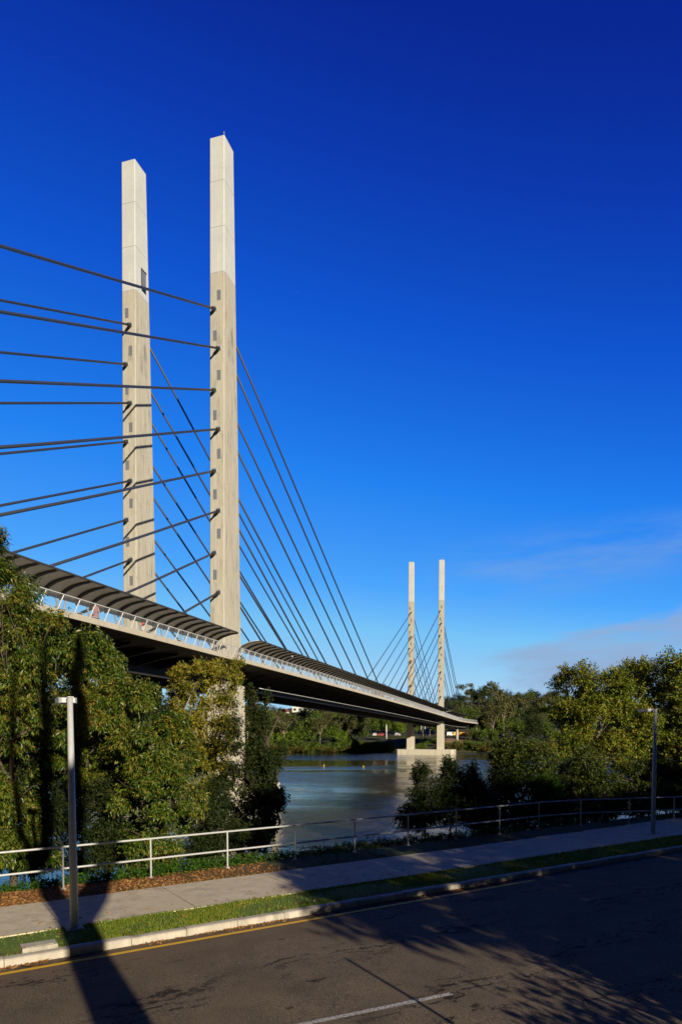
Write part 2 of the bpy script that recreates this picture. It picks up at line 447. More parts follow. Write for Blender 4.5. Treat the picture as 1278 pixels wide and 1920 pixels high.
tag(street(m.build('drain_pit_lid', 'kerb concrete')), 'small concrete drain lid set in grass behind kerb', 'drain cover')

# grass, litter
def blades(name, n, u0, u1, v0, v1, z0, h, mat, label, dens=None):
    U = RNG.uniform(u0, u1, n); V = RNG.uniform(v0, v1, n)
    if dens is not None:
        k = RNG.random(n) < dens(U, V); U = U[k]; V = V[k]; n = len(U)
    H = h*RNG.uniform(.5, 1.3, n); a = RNG.uniform(0, 6.283, n); w = H*.13+.004
    lean = RNG.uniform(-.6, .6, (n, 2))*H[:, None]
    base = np.stack([U, V, -4.08+.006*(U-6)+z0], -1)
    d = np.stack([np.cos(a)*w, np.sin(a)*w, 0*w], -1)
    tip = base+np.stack([lean[:, 0], lean[:, 1], H], -1)
    P = np.stack([base-d, base+d, tip], 1).reshape(-1, 3); F = np.arange(len(P)).reshape(-1, 3)
    o = street(link(name, npmesh(name, P, F, mat))); tag(o, label, 'grass', kind='stuff'); return o
def patch(U, V):
    return fbm(np.stack([U*.9, V*.9, U*0+1.7], -1))
blades('grass', 60000, -3, 16, 13.78, 15.16, -.02, .055, 'grass blade', 'short green grass between kerb and footpath', lambda U, V: np.clip((.60-patch(U, V))*5, .12, 1)*np.where(U < 2.4, .45, 1))
blades('far_grass', 22000, 16, 40, 13.78, 15.16, -.02, .07, 'grass blade', 'shaded grass strip further along the kerb')
blades('verge_grass', 26000, -3, 34, 17.8, 21.2, -.06, .09, 'verge blade', 'weedy grass below the railing', lambda U, V: np.clip((patch(U, V)-.42)*5, .03, 1)*np.where(U < 7, .4, 1)*np.where((V > 20.0), 1., .8))
def litter(n, fu, name, label, size):
    U, V, Z = fu(n); n = len(U); a = RNG.uniform(0, 6.283, n); s = size*RNG.uniform(.5, 1.4, n)
    c = np.stack([U, V, -4.08+.006*(U-6)+Z], -1)
    x = np.stack([np.cos(a)*s, np.sin(a)*s, RNG.uniform(-.5, .5, n)*s], -1); y = np.stack([-np.sin(a)*s*.4, np.cos(a)*s*.4, RNG.uniform(-.3, .3, n)*s], -1)
    P = np.stack([c-x, c-y, c+x, c+y], 1).reshape(-1, 3); F = np.arange(len(P)).reshape(-1, 4)
    tag(street(link(name, npmesh(name, P, F, 'dry leaf'))), label, 'leaf litter', kind='stuff')
def f_mulch(n):
    U = np.minimum(RNG.uniform(-3, 9.5, n), RNG.uniform(-1, 14, n)); V = 17.72+RNG.random(n)**1.5*1.9
    return U, V, np.interp(V, [17.7, 18.4, 19.2, 19.9, 20.6, 21.6], [-.05, -.02, -.03, -.10, -.35, -.95])+.02
litter(12000, f_mulch, 'leaf_mulch', 'brown fallen leaves carpeting the strip under the railing', .045)
def f_gut(n):
    U = RNG.uniform(-1, 20, n); V = 13.55-np.abs(RNG.normal(0, .09, n))
    k = RNG.random(n) < np.clip((fbm(np.stack([U*.7, V*0, U*0], -1))-.45)*5, .03, 1); U = U[k]; V = V[k]
    return U, V, np.interp(V, [3.2, 5.5, 8.3, 11, 13.58], [-.15, -.11, -.09, -.11, -.15])+.018
litter(2600, f_gut, 'gutter_leaves', 'brown leaves gathered in the gutter', .04)
def f_lawn(n):
    U = RNG.uniform(-1, 16, n); V = RNG.uniform(13.8, 15.9, n); return U, V, np.full(n, .02)
litter(260, f_lawn, 'scattered_leaves', 'a few dry leaves scattered over grass and path', .05)

# ------------------------------------------------------------------ railing beside the path
def railing():
    pts = [uv(3.42+2.36*i-.0, 19.02+.055*i, GZ(3.4+2.36*i)) for i in range(-5, 9)]
    d = pts[-1]
    x, y = 8.1, 28.0
    last = pts[-1]
    for dx, dy in ((2.12, 1.02), (2.3, .45), (2.26, .58), (2.2, .8), (2.1, 1.0)):
        last = Vector((last.x+dx, last.y+dy, last.z+.015)); pts.append(last)
    o = pts[5].copy()
    root = empty('metal_railing', o, 'galvanised two-rail pipe railing along the river side of the footpath', 'railing')
    for p in pts:
        q = p-o; mb = MB(); mb.tube([q+Vector((0, 0, -.25)), q+Vector((0, 0, 1.09))], .026, 10); mb.lathe(q+Vector((0, 0, -.03)), [(.07, -.03), (.07, .035), (.03, .04)], 10)
        mb.build('post', 'galvanised', root, False)
    for nm, h in (('top_rail', 1.10), ('lower_rail', .52)):
        mb = MB(); mb.tube([p-o+Vector((0, 0, h)) for p in pts], .03, 10); mb.build(nm, 'galvanised', root, True)
railing()

# ------------------------------------------------------------------ street lamps
def lamp(u, v, H, label):
    p = uv(u, v, GZ(u)); root = empty('street_lamp', p, label, 'street lamp', 'street lamps on the footpath edge')
    root.rotation_euler.z = math.atan2(UY, UX)          # local x = along street, y = over the path
    mb = MB(); mb.tube([(0, 0, .02), (0, 0, 1.2), (0, 0, H)], [.088, .082, .056], 16); mb.build('pole', 'lamp metal', root, True)
    mb = MB(); mb.box((0, 0, .012), (.34, .34, .025))
    for a in (-.12, .12):
        for b in (-.12, .12): mb.lathe((a, b, .02), [(.018, 0), (.018, .06)], 8)
    mb.build('base_plate', 'galvanised', root)
    mb = MB(); mb.box((0, -.082, .55), (.085, .012, .30)); mb.build('access_door', 'galvanised', root)
    mb = MB(); z = H-.05
    mb.box((0, .12, z), (.07, .26, .05)); mb.build('bracket', 'lamp metal', root)
    mb = MB()
    mb.loft([[(-w, y0, z+a), (w, y0, z+a), (w, y0, z+b), (-w, y0, z+b)] for y0, w, a, b in ((.16, .13, -.05, .05), (.22, .18, -.06, .06), (.62, .18, -.055, .05), (.72, .13, -.03, .03))])
    hd = mb.build('lamp_head', 'lamp metal', root)
    mb = MB(); mb.box((0, .42, z-.066), (.28, .34, .02)); mb.build('lens', 'white paint', hd)
    mb = MB(); mb.box((0, -.02, H+.005), (.12, .12, .02)); mb.build('cap', 'lamp metal', root)
lamp(2.88, 14.9, 4.85, 'grey metal lamp post at the left, standing in grass in front of dense trees')
lamp(24.9, 15.95, 4.95, 'dark shaded lamp post at the far right end of the footpath')

# ------------------------------------------------------------------ the bridge
BR = empty('cable_stayed_bridge', B(-WP/2, 91.5, 0), 'long cable-stayed bridge with four tall pale concrete pylons crossing the river', 'bridge')
BO = Vector(BR.location)
def bp(n, t, z): return B(n, t, z)-BO
T0, T1 = -92.0, 235.0
def tr(a, b, step):
    k = max(1, int(round((b-a)/step))); return [a+(b-a)*i/k for i in range(k+1)]
def extrude(mb, prof, ts, close=True):
    """prof: list of (n, dz above FB)"""
    mb.loft([[bp(n, t, FB(t)+dz) for n, dz in prof] for t in ts], True)
ts = tr(T0, T1, 3.0)
NE, NF = 4.7, -WP-4.7
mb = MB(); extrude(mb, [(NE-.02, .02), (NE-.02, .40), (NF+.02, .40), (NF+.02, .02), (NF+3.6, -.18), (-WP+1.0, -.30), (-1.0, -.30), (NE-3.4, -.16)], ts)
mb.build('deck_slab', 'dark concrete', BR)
for nm, n0, n1 in (('edge_fascia', NE, NE-.018), ('edge_fascia', NF, NF+.018)):
    mb = MB(); s = 1 if n0 > 0 else -1
    prof = [(n0-.20*s, .43), (n0, .43), (n0+.004*s, 0), (n0-.20*s, -.005)]
    extrude(mb, prof, ts); mb.build(nm, 'pale concrete', BR)
for n0 in (-1.75, -WP+1.75):
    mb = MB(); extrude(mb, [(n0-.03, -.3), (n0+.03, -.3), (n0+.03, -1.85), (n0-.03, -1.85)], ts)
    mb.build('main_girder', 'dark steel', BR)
    mb = MB(); extrude(mb, [(n0-.4, -1.85), (n0+.4, -1.85), (n0+.4, -1.93), (n0-.4, -1.93)], ts)
    mb.build('girder_flange', 'steel grey', BR)
mb = MB()
for k, t in enumerate(tr(T0+2, T1-2, 3.9)):
    for na, nb in ((NE-1.9, -1.72), (-1.78, -WP+1.78), (-WP+1.72, NF+.6)):
        for s in (0,):
            da, db = (-.30, -.30)
            depa = .22 if na == NE-1.9 else 1.1; depb = 1.1 if nb != NF+.6 else .22
            q = [(na, da), (nb, db), (nb, db-depb), (na, da-depa)]
            mb.loft([[bp(n, t-.06, FB(t)+dz+.12) for n, dz in q], [bp(n, t+.06, FB(t)+dz+.12) for n, dz in q]])
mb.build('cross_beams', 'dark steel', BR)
for n0 in (.8,):
    mb = MB(); mb.tube([bp(n0, t, FB(t)-1.72) for t in tr(8, T1-4, 4)], .045, 8); mb.build('service_pipe', 'rail white', BR, True)
ANCH = [47.8, 43.35, 38.8, 34.4, 29.8, 25.3, 20.6, 16.1]
PANL = [49.25, 44.85, 40.4, 36.0, 31.65, 27.15, 22.7, 18.1]
LAND = [88.4-9.83*k for k in range(8)]
ZTOP, ZSPL = 66.66, 51.75
def half_a(z): return 1.193+(66.66-z)*(2.254-1.193)/(66.66-12.5)
def octo(n, t, hn, ha, z, ch=.08):
    return [bp(n+a, t+b, z) for a, b in ((-hn+ch, -ha), (hn-ch, -ha), (hn, -ha+ch), (hn, ha-ch), (hn-ch, ha), (-hn+ch, ha), (-hn, ha-ch), (-hn, -ha+ch))]
def pylon(n, t, inward, door, rod):
    dz = GRADE*t; HN = .905
    root = None
    # every pylon mesh keeps its own origin at deck level so that joints sit at the right height
    org = bp(n, t, dz)
    def bld(m, nm, mat, par):
        m.v = [tuple(Vector(q)-org) for q in m.v]; o = m.build(nm, mat, par); return o
    m = MB(); zb = FB(t)-2.2-dz
    m.loft([octo(n, t, HN, half_a(z), z+dz) for z in (zb-.05, 20, 40, ZSPL)])
    py = bld(m, 'pylon', 'raw concrete', BR); py.location = org
    m = MB(); m.loft([octo(n, t, HN, half_a(z), z+dz) for z in (ZSPL+.002, 60, ZTOP-.05)] + [octo(n, t, HN-.06, half_a(ZTOP)-.06, ZTOP+dz)])
    bld(m, 'painted_top', 'painted concrete', py)
    m = MB(); m.loft([octo(n, t, 1.06, 2.95, z) for z in (WATER+1.9, FB(t)-1.95)] + [octo(n, t, 1.0, 2.88, FB(t)-1.9)])
    bld(m, 'lower_leg', 'pale concrete', py)
    # brackets carrying the girder
    m = MB(); s = inward
    m.loft([[bp(n+s*a, t+b, FB(t)+z) for a, b in ((.9, -1.6), (.9, 1.6), (1.9, 1.6), (1.9, -1.6))] for z in (-2.9, -2.0)])
    bld(m, 'girder_bracket', 'dark steel', py)
    if rod:
        m = MB(); m.tube([bp(n+.3, t, ZTOP+dz-.05), bp(n+.3, t, ZTOP+dz+1.4)], [.075, .05], 6); bld(m, 'lightning_rod', 'steel grey', py)
    nv = Vector((*NN, 0)); av = Vector((*AX, 0))
    for sd in (-1, 1):
        for k, z in enumerate(ANCH):
            off = inward*.26*(1 if k % 2 == 0 else -1)
            zz = z+dz; a0 = half_a(z)
            land = sd*LAND[k]; zl = FB(t+land)+.45
            c0 = bp(n+off, t+sd*a0, zz); end = bp(n, t+land, zl)
            if t+land > T_STR: end = Vector((*(P0+n*NN+(t+land)*AX), zl))-BO
            # plate square to face, sleeve along the cable
            m = MB(); m.box(c0+av*sd*.012+Vector((0, 0, .06)), (.62, .05, .62), (nv, av)); m.box(c0+av*sd*.03+Vector((0, 0, .06)), (.46, .09, .46), (nv, av))
            pl = bld(m, 'anchor_plate', 'anchor metal', py)
            d = (end-c0).normalized()
            m = MB(); m.tube([c0-d*.1, c0+d*.55, c0+d*.75], [.22, .215, .15], 12); m2 = bld(m, 'anchor_sleeve', 'dark steel', py)
            m = MB(); m.tube([c0, c0+(end-c0)*.5+Vector((0, 0, -.05-.0006*(end-c0).length)), end], .118, 12)
            m.build('stay_cable', 'cable sheath', BR, True)
        for k, z in enumerate(PANL):
            off = -inward*.24*(1 if k % 2 == 0 else -1)*(-1 if k % 2 == 0 else -1)
            off = -inward*.24 if k % 2 == 0 else inward*.24
            m = MB(); m.box(bp(n+off, t+sd*(half_a(z)+.0), z+dz), (.46, .035, 1.12), (nv, av)); bld(m, 'recess_panel', 'panel grey', py)
    if door:
        m = MB(); m.box(bp(n+HN, t+.3, 53.85+dz), (.05, .95, 2.1), (nv, av)); dr = bld(m, 'access_door', 'panel grey', py)
        m = MB(); m.box(bp(n+HN+.01, t+.3, 52.75+dz), (.05, .9, .55), (nv, av)); bld(m, 'dark_opening', 'black', py)
        m = MB(); m.box(bp(n+HN+.02, t-.2, 53.85+dz), (.05, .06, 2.2), (nv, av)); m.box(bp(n+HN+.04, t+.3, 54.93+dz), (.12, 1.1, .06), (nv, av)); bld(m, 'door_frame', 'black', py)
    return py
for t in (0.0, SPAN):
    pylon(0.0, t, -1, False, True); pylon(-WP, t, 1, t == 0.0, False)
    m = MB(); a = 4.3
    def cap(z, g): return [bp(q[0], t+q[1], z) for q in ((-WP-5.2-g, -a+.9), (-WP-4.3-g, -a-g), (4.5+g, -a-g), (5.4+g, -a+.9), (5.4+g, a-.9), (4.5+g, a+g), (-WP-4.3-g, a+g), (-WP-5.2-g, a-.9))]
    m.loft([cap(WATER-3, 0), cap(WATER+1.92, 0), cap(WATER+2.02, -.1)])
    pc = m.build('pile_cap', 'pale concrete', BR)
    m = MB()
    for n in np.arange(-WP-2.8, 4.4, 2.55):
        m.box(bp(n, t-a-.003, WATER+.95), (.035, .03, 1.9), (Vector((*NN, 0)), Vector((*AX, 0))))
    m.build('joint_lines', 'dark concrete', pc)
# approach piers
for t, nl in ((230.0, (-3.2,)), (-62.0, (-.6, -WP+.6))):
    for n in nl:
        m = MB(); q = bp(n, t, 0); m.lathe((q.x, q.y, 0), [(.62, -11), (.62, FB(t)-2.3), (.8, FB(t)-1.95)], 18); m.build('pier', 'pale concrete', BR, True)
# curved shade canopies over the near walkway
def canopy(t0, t1):
    prof = []
    for i in range(11):
        q = math.pi/2*i/10; n = .95+2.72*(1-math.cos(q)); h = 2.35+1.02*math.sin(q); prof.append((n, h))
    tt = tr(t0, t1, 1.8)
    m = MB(); extrude(m, prof+[(n, h+.05) for n, h in prof][::-1], tt); c = m.build('walkway_canopy', 'canopy sheet', BR)
    m = MB(); extrude(m, [(3.60, 3.33), (3.72, 3.33), (3.72, 3.44), (3.60, 3.44)], tt); m.build('edge_beam', 'canopy rib', c)
    m = MB(); extrude(m, [(.88, 2.22), (1.02, 2.22), (1.02, 2.38), (.88, 2.38)], tt); m.build('back_beam', 'steel grey', c)
    rest = MB(); cnt = 0
    for i, t in enumerate(tt):
        m = MB() if cnt < 98 else rest; w = .11
        loops = []
        for n, h in prof[::2]:
            zb = FB(t)+h; dp = .26*(1-.6*max(0, (n-1)/2.7))
            loops.append([bp(n, t-w, zb-.003), bp(n, t+w, zb-.003), bp(n, t+w, zb-dp), bp(n, t-w, zb-dp)])
        m.loft(loops); cnt += 1
        if m is not rest: m.build('rib', 'canopy rib', c)
    if rest.v: tag(rest.build('rib', 'canopy rib', c), kind='stuff')
    rest = MB()
    for i, t in enumerate(tt[::2]):
        m = MB() if i < 49 else rest
        for dt in (-.55, .55):
            m.tube([bp(1.0, t, FB(t)+.42), bp(1.0, t+dt, FB(t)+2.25)], .07, 6)
        if m is not rest: m.build('support', 'steel grey', c)
    if rest.v: tag(rest.build('support', 'steel grey', c), kind='stuff')
canopy(-88, -4.6); canopy(1.6, 178.5); canopy(187, 225)
# handrails
def handrail(n0, s, parts):
    tt = tr(T0, 234, 1.7)
    m = MB(); m.tube([bp(n0, t, FB(t)+1.48) for t in tt], .04, 6); h = m.build('handrail', 'rail white', BR, True)
    m = MB(); m.tube([bp(n0-.03*s, t, FB(t)+.55) for t in tt], .022, 5); m.build('bottom_rail', 'rail white', h, True)
    rest = MB(); k = 0
    for t in tt:
        m = MB() if parts and -66 < t and k < 98 else rest
        if m is not rest: k += 1
        q = [bp(n0-.28*s, t-.35, FB(t)+.42), bp(n0-.02*s, t, FB(t)+1.46)]
        m.tube(q, .042, 6)
        if m is not rest: m.build('post', 'rail white', h)
    tag(rest.build('post', 'rail white', h), kind='stuff')
    m = MB()
    for t in tr(-66, 233, .125 if parts else .3):
        a = bp(n0-.03*s, t, FB(t)+.55); b_ = bp(n0, t, FB(t)+1.46)
        m.tube([a, b_], .0065 if t < 60 else .008, 3, False)
    m.build('balusters', 'steel grey', h)
handrail(NE-.05, 1, True); handrail(NF+.05, -1, False)
m = MB(); extrude(m, [(1.1, .395), (4.45, .395), (4.45, .412), (1.1, .412)], tr(T0, T1, 4)); m.build('walkway_surface', 'pale concrete', BR)
m = MB(); q = bp(3.1, 14, FB(14)+2.98); m.lathe(q, [(.02, .1), (.11, .05), (.12, -.02), (.08, -.08)], 10); m.build('canopy_light', 'white paint', BR)

# ------------------------------------------------------------------ people on the walkway
def person(n, t, H, face, top, skirt, label):
    p = B(n, t, FB(t)+.40); root = empty('person', p, label, 'person')
    root.rotation_euler.z = face; s = H/1.7
    J = {'pel': (0, 0, .92, .13), 'wst': (0, 0, 1.08, .115), 'chs': (0, .01, 1.28, .14), 'nck': (0, .01, 1.45, .055), 'hd0': (0, .02, 1.53, .075), 'hd1': (0, .02, 1.62, .088), 'hd2': (0, .015, 1.69, .05),
         'shl': (.16, 0, 1.38, .06), 'ell': (.23, -.03, 1.12, .042), 'wrl': (.25, .06, .90, .03), 'hnl': (.25, .08, .82, .035),
         'shr': (-.16, 0, 1.38, .06), 'elr': (-.24, -.02, 1.12, .042), 'wrr': (-.24, .1, .92, .03), 'hnr': (-.24, .13, .84, .035),
         'hpl': (.09, 0, .88, .09), 'knl': (.10, .12, .48, .06), 'anl': (.10, .08, .09, .04), 'tol': (.10, .22, .03, .035),
         'hpr': (-.09, 0, .88, .09), 'knr': (-.10, -.02, .48, .06), 'anr': (-.10, -.22, .11, .04), 'tor': (-.10, -.10, .03, .035)}
    E = [('pel', 'wst'), ('wst', 'chs'), ('chs', 'nck'), ('nck', 'hd0'), ('hd0', 'hd1'), ('hd1', 'hd2'), ('chs', 'shl'), ('shl', 'ell'), ('ell', 'wrl'), ('wrl', 'hnl'), ('chs', 'shr'), ('shr', 'elr'), ('elr', 'wrr'), ('wrr', 'hnr'),
         ('pel', 'hpl'), ('hpl', 'knl'), ('knl', 'anl'), ('anl', 'tol'), ('pel', 'hpr'), ('hpr', 'knr'), ('knr', 'anr'), ('anr', 'tor')]
    ks = list(J); me = bpy.data.meshes.new('body'); me.from_pydata([tuple(c*s for c in J[k][:3]) for k in ks], [(ks.index(a), ks.index(b)) for a, b in E], [])
    me.materials.append(MATS['skin']); o = link('body', me, root)
    o.modifiers.new('s', 'SKIN'); sk = me.skin_vertices[0].data
    for k, d in zip(ks, sk): d.radius = (J[k][3]*s,)*2
    sk[0].use_root = True
    sub = o.modifiers.new('d', 'SUBSURF'); sub.levels = sub.render_levels = 1
    def tubeS(name, rows, mat):
        m = MB(); k = 14
        m.loft([[(x0+rx*math.cos(2*math.pi*j/k)*s, y0+ry*math.sin(2*math.pi*j/k)*s, z*s) for j in range(k)] for x0, y0, rx, ry, z in rows]); m.build(name, mat, root, True)
    tubeS('shirt', [(0, 0, .15, .12, .95), (0, 0, .14, .115, 1.08), (0, .005, .175, .135, 1.25), (0, 0, .2, .12, 1.38), (0, .005, .08, .075, 1.46)], top)
    tubeS('skirt', [(0, .02, .27, .24, .5), (0, .01, .2, .18, .78), (0, 0, .145, .125, 1.0)], skirt)
    tubeS('hair', [(0, -.03, .095, .075, 1.5), (0, -.01, .105, .105, 1.62), (0, 0, .09, .095, 1.71), (0, 0, .03, .03, 1.745)], 'brown hair')
person(3.0, -28.6, 1.68, R(200), 'pink cloth', 'pink cloth', 'person in a pink dress walking behind the bridge handrail under the canopy')
person(3.9, -23.6, 1.12, R(15), 'red cloth', 'white paint', 'small person in red and white near the bridge handrail')

# ------------------------------------------------------------------ trees
def leaf_cloud(sprays, dirs, per, L, W, droop, twig, rng):
    n = len(sprays)
    P = np.repeat(sprays, per, 0); D = np.repeat(dirs, per, 0); N = n*per
    f = np.tile(np.linspace(-.9, .35, per), n)+rng.uniform(-.1, .1, N)
    side = rng.normal(size=(N, 3)); side -= (side*D).sum(1, keepdims=True)*D; side /= np.linalg.norm(side, axis=1, keepdims=True)+1e-6
    base = P+D*(f*twig)[:, None]
    ax = D*rng.uniform(.3, .9, N)[:, None]+side*.8; ax[:, 2] -= droop*rng.uniform(.4, 1.4, N)
    ax /= np.linalg.norm(ax, axis=1, keepdims=True)
    up = rng.normal(size=(N, 3))*.55+np.array([0, 0, 1.0]); wd = np.cross(ax, up); wd /= np.linalg.norm(wd, axis=1, keepdims=True)+1e-6
    nr = np.cross(wd, ax)
    l = (L*rng.uniform(.65, 1.25, N))[:, None]; w = (W*rng.uniform(.7, 1.2, N))[:, None]
    a = base; tip = base+ax*l-np.array([0, 0, 1])*l*.12*droop
    mid = base+ax*l*.48
    b1 = mid+wd*w*.5+nr*w*.16; b2 = mid-wd*w*.5+nr*w*.16
    V = np.stack([a, b1, tip, b2], 1).reshape(-1, 3)
    i = np.arange(N)*4
    F = np.concatenate([np.stack([i, i+1, i+2], -1), np.stack([i, i+2, i+3], -1)])
    return V, F
def spray_points(blobs, n, rng, cull=.42, nscale=.9, shell=.45, seed=0, clus=None):
    """twig ends: most gathered in leafy clumps on the crown's skin, the rest spread inside it"""
    Bc = np.array([b[:3] for b in blobs], float); Br = np.array([b[3:6] for b in blobs], float)
    wgt = (Br.prod(1))**(2/3.); wgt /= wgt.sum()
    def samp(m, lo):
        out = []; od = []; tot = 0
        while tot < m:
            k = rng.choice(len(blobs), m, p=wgt); d = rng.normal(size=(m, 3)); d /= np.linalg.norm(d, axis=1, keepdims=True)
            r = lo+(1-lo)*rng.random(m)**.6; lump = .78+.5*vnoise(d*2.3+k[:, None]*5.3+seed)
            p = Bc[k]+Br[k]*d*(r*lump)[:, None]
            keep = fbm(p*nscale+seed*1.3+20) > cull-.10+rng.uniform(-.05, .05, m)
            out.append(p[keep]); od.append(d[keep]); tot += int(keep.sum())
        return np.concatenate(out)[:m], np.concatenate(od)[:m]
    if clus is None:
        p, d = samp(n, shell)
    else:
        nc, cr, inner = clus
        C, Cd = samp(nc, max(shell, .7)); ni = int(n*inner); nk = n-ni
        k = rng.integers(0, nc, nk); q = rng.normal(size=(nk, 3)); q /= np.linalg.norm(q, axis=1, keepdims=True)
        q[:, 2] *= .75; cs = cr*rng.uniform(.6, 1.35, nc)
        pk = C[k]+q*(cs[k]*rng.random(nk)**.45)[:, None]; dk = q*.9+Cd[k]*.8
        pi, di = samp(ni, .2)
        p = np.concatenate([pk, pi]); d = np.concatenate([dk, di])
    d = d+np.array([0, 0, .2])+rng.normal(size=d.shape)*.3; d /= np.linalg.norm(d, axis=1, keepdims=True)
    return p, d
def limbs(base, blobs, r0, rng, extra=3, fork=.35):
    m = MB(); base = Vector(base); cen = Vector(np.mean([b[:3] for b in blobs], 0)); top = max(b[2] for b in blobs)
    stem = base+(Vector((cen.x, cen.y, top))-base)*fork; stem.x = base.x*.6+stem.x*.4; stem.y = base.y*.6+stem.y*.4
    def wob(a, b, r1, r2, k=5, amp=.06):
        L = (b-a).length; pts = []; 
        for i in range(k+1):
            s = i/k; q = a.lerp(b, s)
            if 0 < i < k: q = q+Vector(rng.normal(size=3))*L*amp*.5
            pts.append(q)
        m.tube(pts, [r1+(r2-r1)*i/k for i in range(k+1)], 7); return pts
    wob(base-Vector((0, 0, .3)), stem, r0*1.15, r0*.75, 4, .04)
    for b in blobs:
        c = Vector(b[:3]); ps = wob(stem, c, r0*.55, r0*.2, 5, .12)
        for _ in range(extra):
            d = Vector(rng.normal(size=3)); d.z = abs(d.z)*.6; d.normalize(); e = c+Vector((d.x*b[3], d.y*b[4], d.z*b[5]))*.85
            wob(ps[3], e, r0*.2, r0*.05, 4, .12)
    return m
def tree(name, base, blobs, n, per, L, W, mat, bark, label, cat='tree', group=None, droop=.5, twig=.3, cull=.45, nscale=.9, r0=.16, seed=0, shell=.45, extra=3, fork=.35, clus=None):
    rng = np.random.default_rng(100+seed)
    base = Vector(base)
    root = empty(name, base, label, cat, group)
    bl = [(b[0]-base.x, b[1]-base.y, b[2]-base.z, b[3], b[4], b[5]) for b in blobs]
    P, D = spray_points([(b[0], b[1], b[2], b[3], b[4], b[5]) for b in bl], n, rng, cull, nscale, shell, seed, clus)
    zmin = float(HT(base.x, base.y))-base.z+.05
    k = P[:, 2] > zmin; P, D = P[k], D[k]
    V, F = leaf_cloud(P, D, per, L, W, droop, twig, rng)
    link('crown', npmesh('crown', V, F, mat), root)
    m = limbs((0, 0, 0), bl, r0, rng, extra, fork); m.build('trunk', bark, root, True)
    return root
def blob(px, py, Y, rx, ry, rd):
    c = at(px, py, Y); k = Y/FPX
    return (c.x, c.y, c.z, rx*k, rd, ry*k)
def gpos(x, y, dz=0): return (x, y, float(HT(x, y))+dz)
def g_at(px, Y):
    c = at(px, 1400, Y); return gpos(c.x, c.y)
# left: dense broad-leaved trees on the near bank
tree('broadleaf_tree', g_at(20, 26), [blob(-12, 1075, 26, 42, 78, 1.6), blob(-10, 1130, 26, 62, 80, 1.8), blob(40, 1190, 25.5, 70, 90, 2.0), blob(-60, 1300, 26, 110, 150, 2.4), blob(20, 1330, 25.5, 75, 90, 1.6), blob(15, 1490, 25.5, 70, 80, 1.6), blob(-80, 1500, 25, 100, 130, 2.5), blob(30, 1590, 24.5, 80, 45, 1.3)],
     6400, 12, .185, .052, 'broad leaf', 'bark dark', 'tall dark broad-leaved tree at the left edge reaching above the bridge canopy', droop=.75, twig=.42, clus=(115, .46, .14), seed=1, nscale=.75, group='broad-leaved trees behind the railing')
tree('broadleaf_tree', g_at(150, 27.5), [blob(112, 1200, 27.5, 58, 56, 1.8), blob(178, 1250, 27, 52, 60, 1.8), blob(140, 1330, 27, 75, 66, 1.7), blob(205, 1335, 26.5, 58, 72, 1.7), blob(75, 1270, 27, 60, 80, 1.6), blob(160, 1420, 27.5, 60, 50, 1.2)],
     6000, 12, .185, .052, 'broad leaf', 'bark dark', 'broad-leaved tree behind the left lamp post, hiding the bridge deck', r0=.09, fork=.55, extra=2, droop=.75, twig=.42, clus=(66, .44, .12), seed=2, nscale=.75, group='broad-leaved trees behind the railing')
tree('broadleaf_tree', g_at(310, 26), [blob(250, 1325, 26.5, 46, 52, 1.6), blob(295, 1395, 26, 62, 72, 1.8), blob(325, 1480, 25.5, 54, 66, 1.6), blob(265, 1470, 26, 48, 66, 1.4), blob(285, 1565, 25, 66, 50, 1.4), blob(238, 1395, 26.5, 40, 56, 1.2)],
     5700, 12, .18, .05, 'broad leaf', 'bark dark', 'rounded broad-leaved tree between the left lamp post and the yellowish tree', droop=.75, twig=.42, clus=(66, .44, .12), seed=3, nscale=.75, group='broad-leaved trees behind the railing')
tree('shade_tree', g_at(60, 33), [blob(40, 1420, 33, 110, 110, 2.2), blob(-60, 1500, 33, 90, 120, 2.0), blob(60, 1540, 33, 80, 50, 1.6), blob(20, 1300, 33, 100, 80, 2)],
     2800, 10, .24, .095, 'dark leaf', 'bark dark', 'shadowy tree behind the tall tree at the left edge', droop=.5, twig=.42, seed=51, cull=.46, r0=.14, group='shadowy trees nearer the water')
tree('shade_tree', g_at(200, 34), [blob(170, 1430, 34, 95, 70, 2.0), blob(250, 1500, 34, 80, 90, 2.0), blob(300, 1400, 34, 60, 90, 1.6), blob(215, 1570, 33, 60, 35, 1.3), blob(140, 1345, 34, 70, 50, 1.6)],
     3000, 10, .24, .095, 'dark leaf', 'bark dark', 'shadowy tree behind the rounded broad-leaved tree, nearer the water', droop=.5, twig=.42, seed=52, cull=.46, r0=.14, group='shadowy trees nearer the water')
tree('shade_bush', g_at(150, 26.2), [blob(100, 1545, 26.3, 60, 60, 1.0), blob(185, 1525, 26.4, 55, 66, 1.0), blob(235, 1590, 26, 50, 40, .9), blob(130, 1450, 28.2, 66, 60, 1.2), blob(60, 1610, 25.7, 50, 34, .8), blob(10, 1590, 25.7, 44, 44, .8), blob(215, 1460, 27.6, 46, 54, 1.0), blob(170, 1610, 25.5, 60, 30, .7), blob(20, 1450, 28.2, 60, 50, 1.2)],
     4600, 9, .16, .06, 'dark leaf', 'bark dark', 'dark undergrowth behind the left lamp post with water glinting through', 'bush', None, droop=.4, twig=.36, seed=53, cull=.46, nscale=1.1, r0=.035, extra=1)  # deep shade under the trees is put into the dark leaf colour
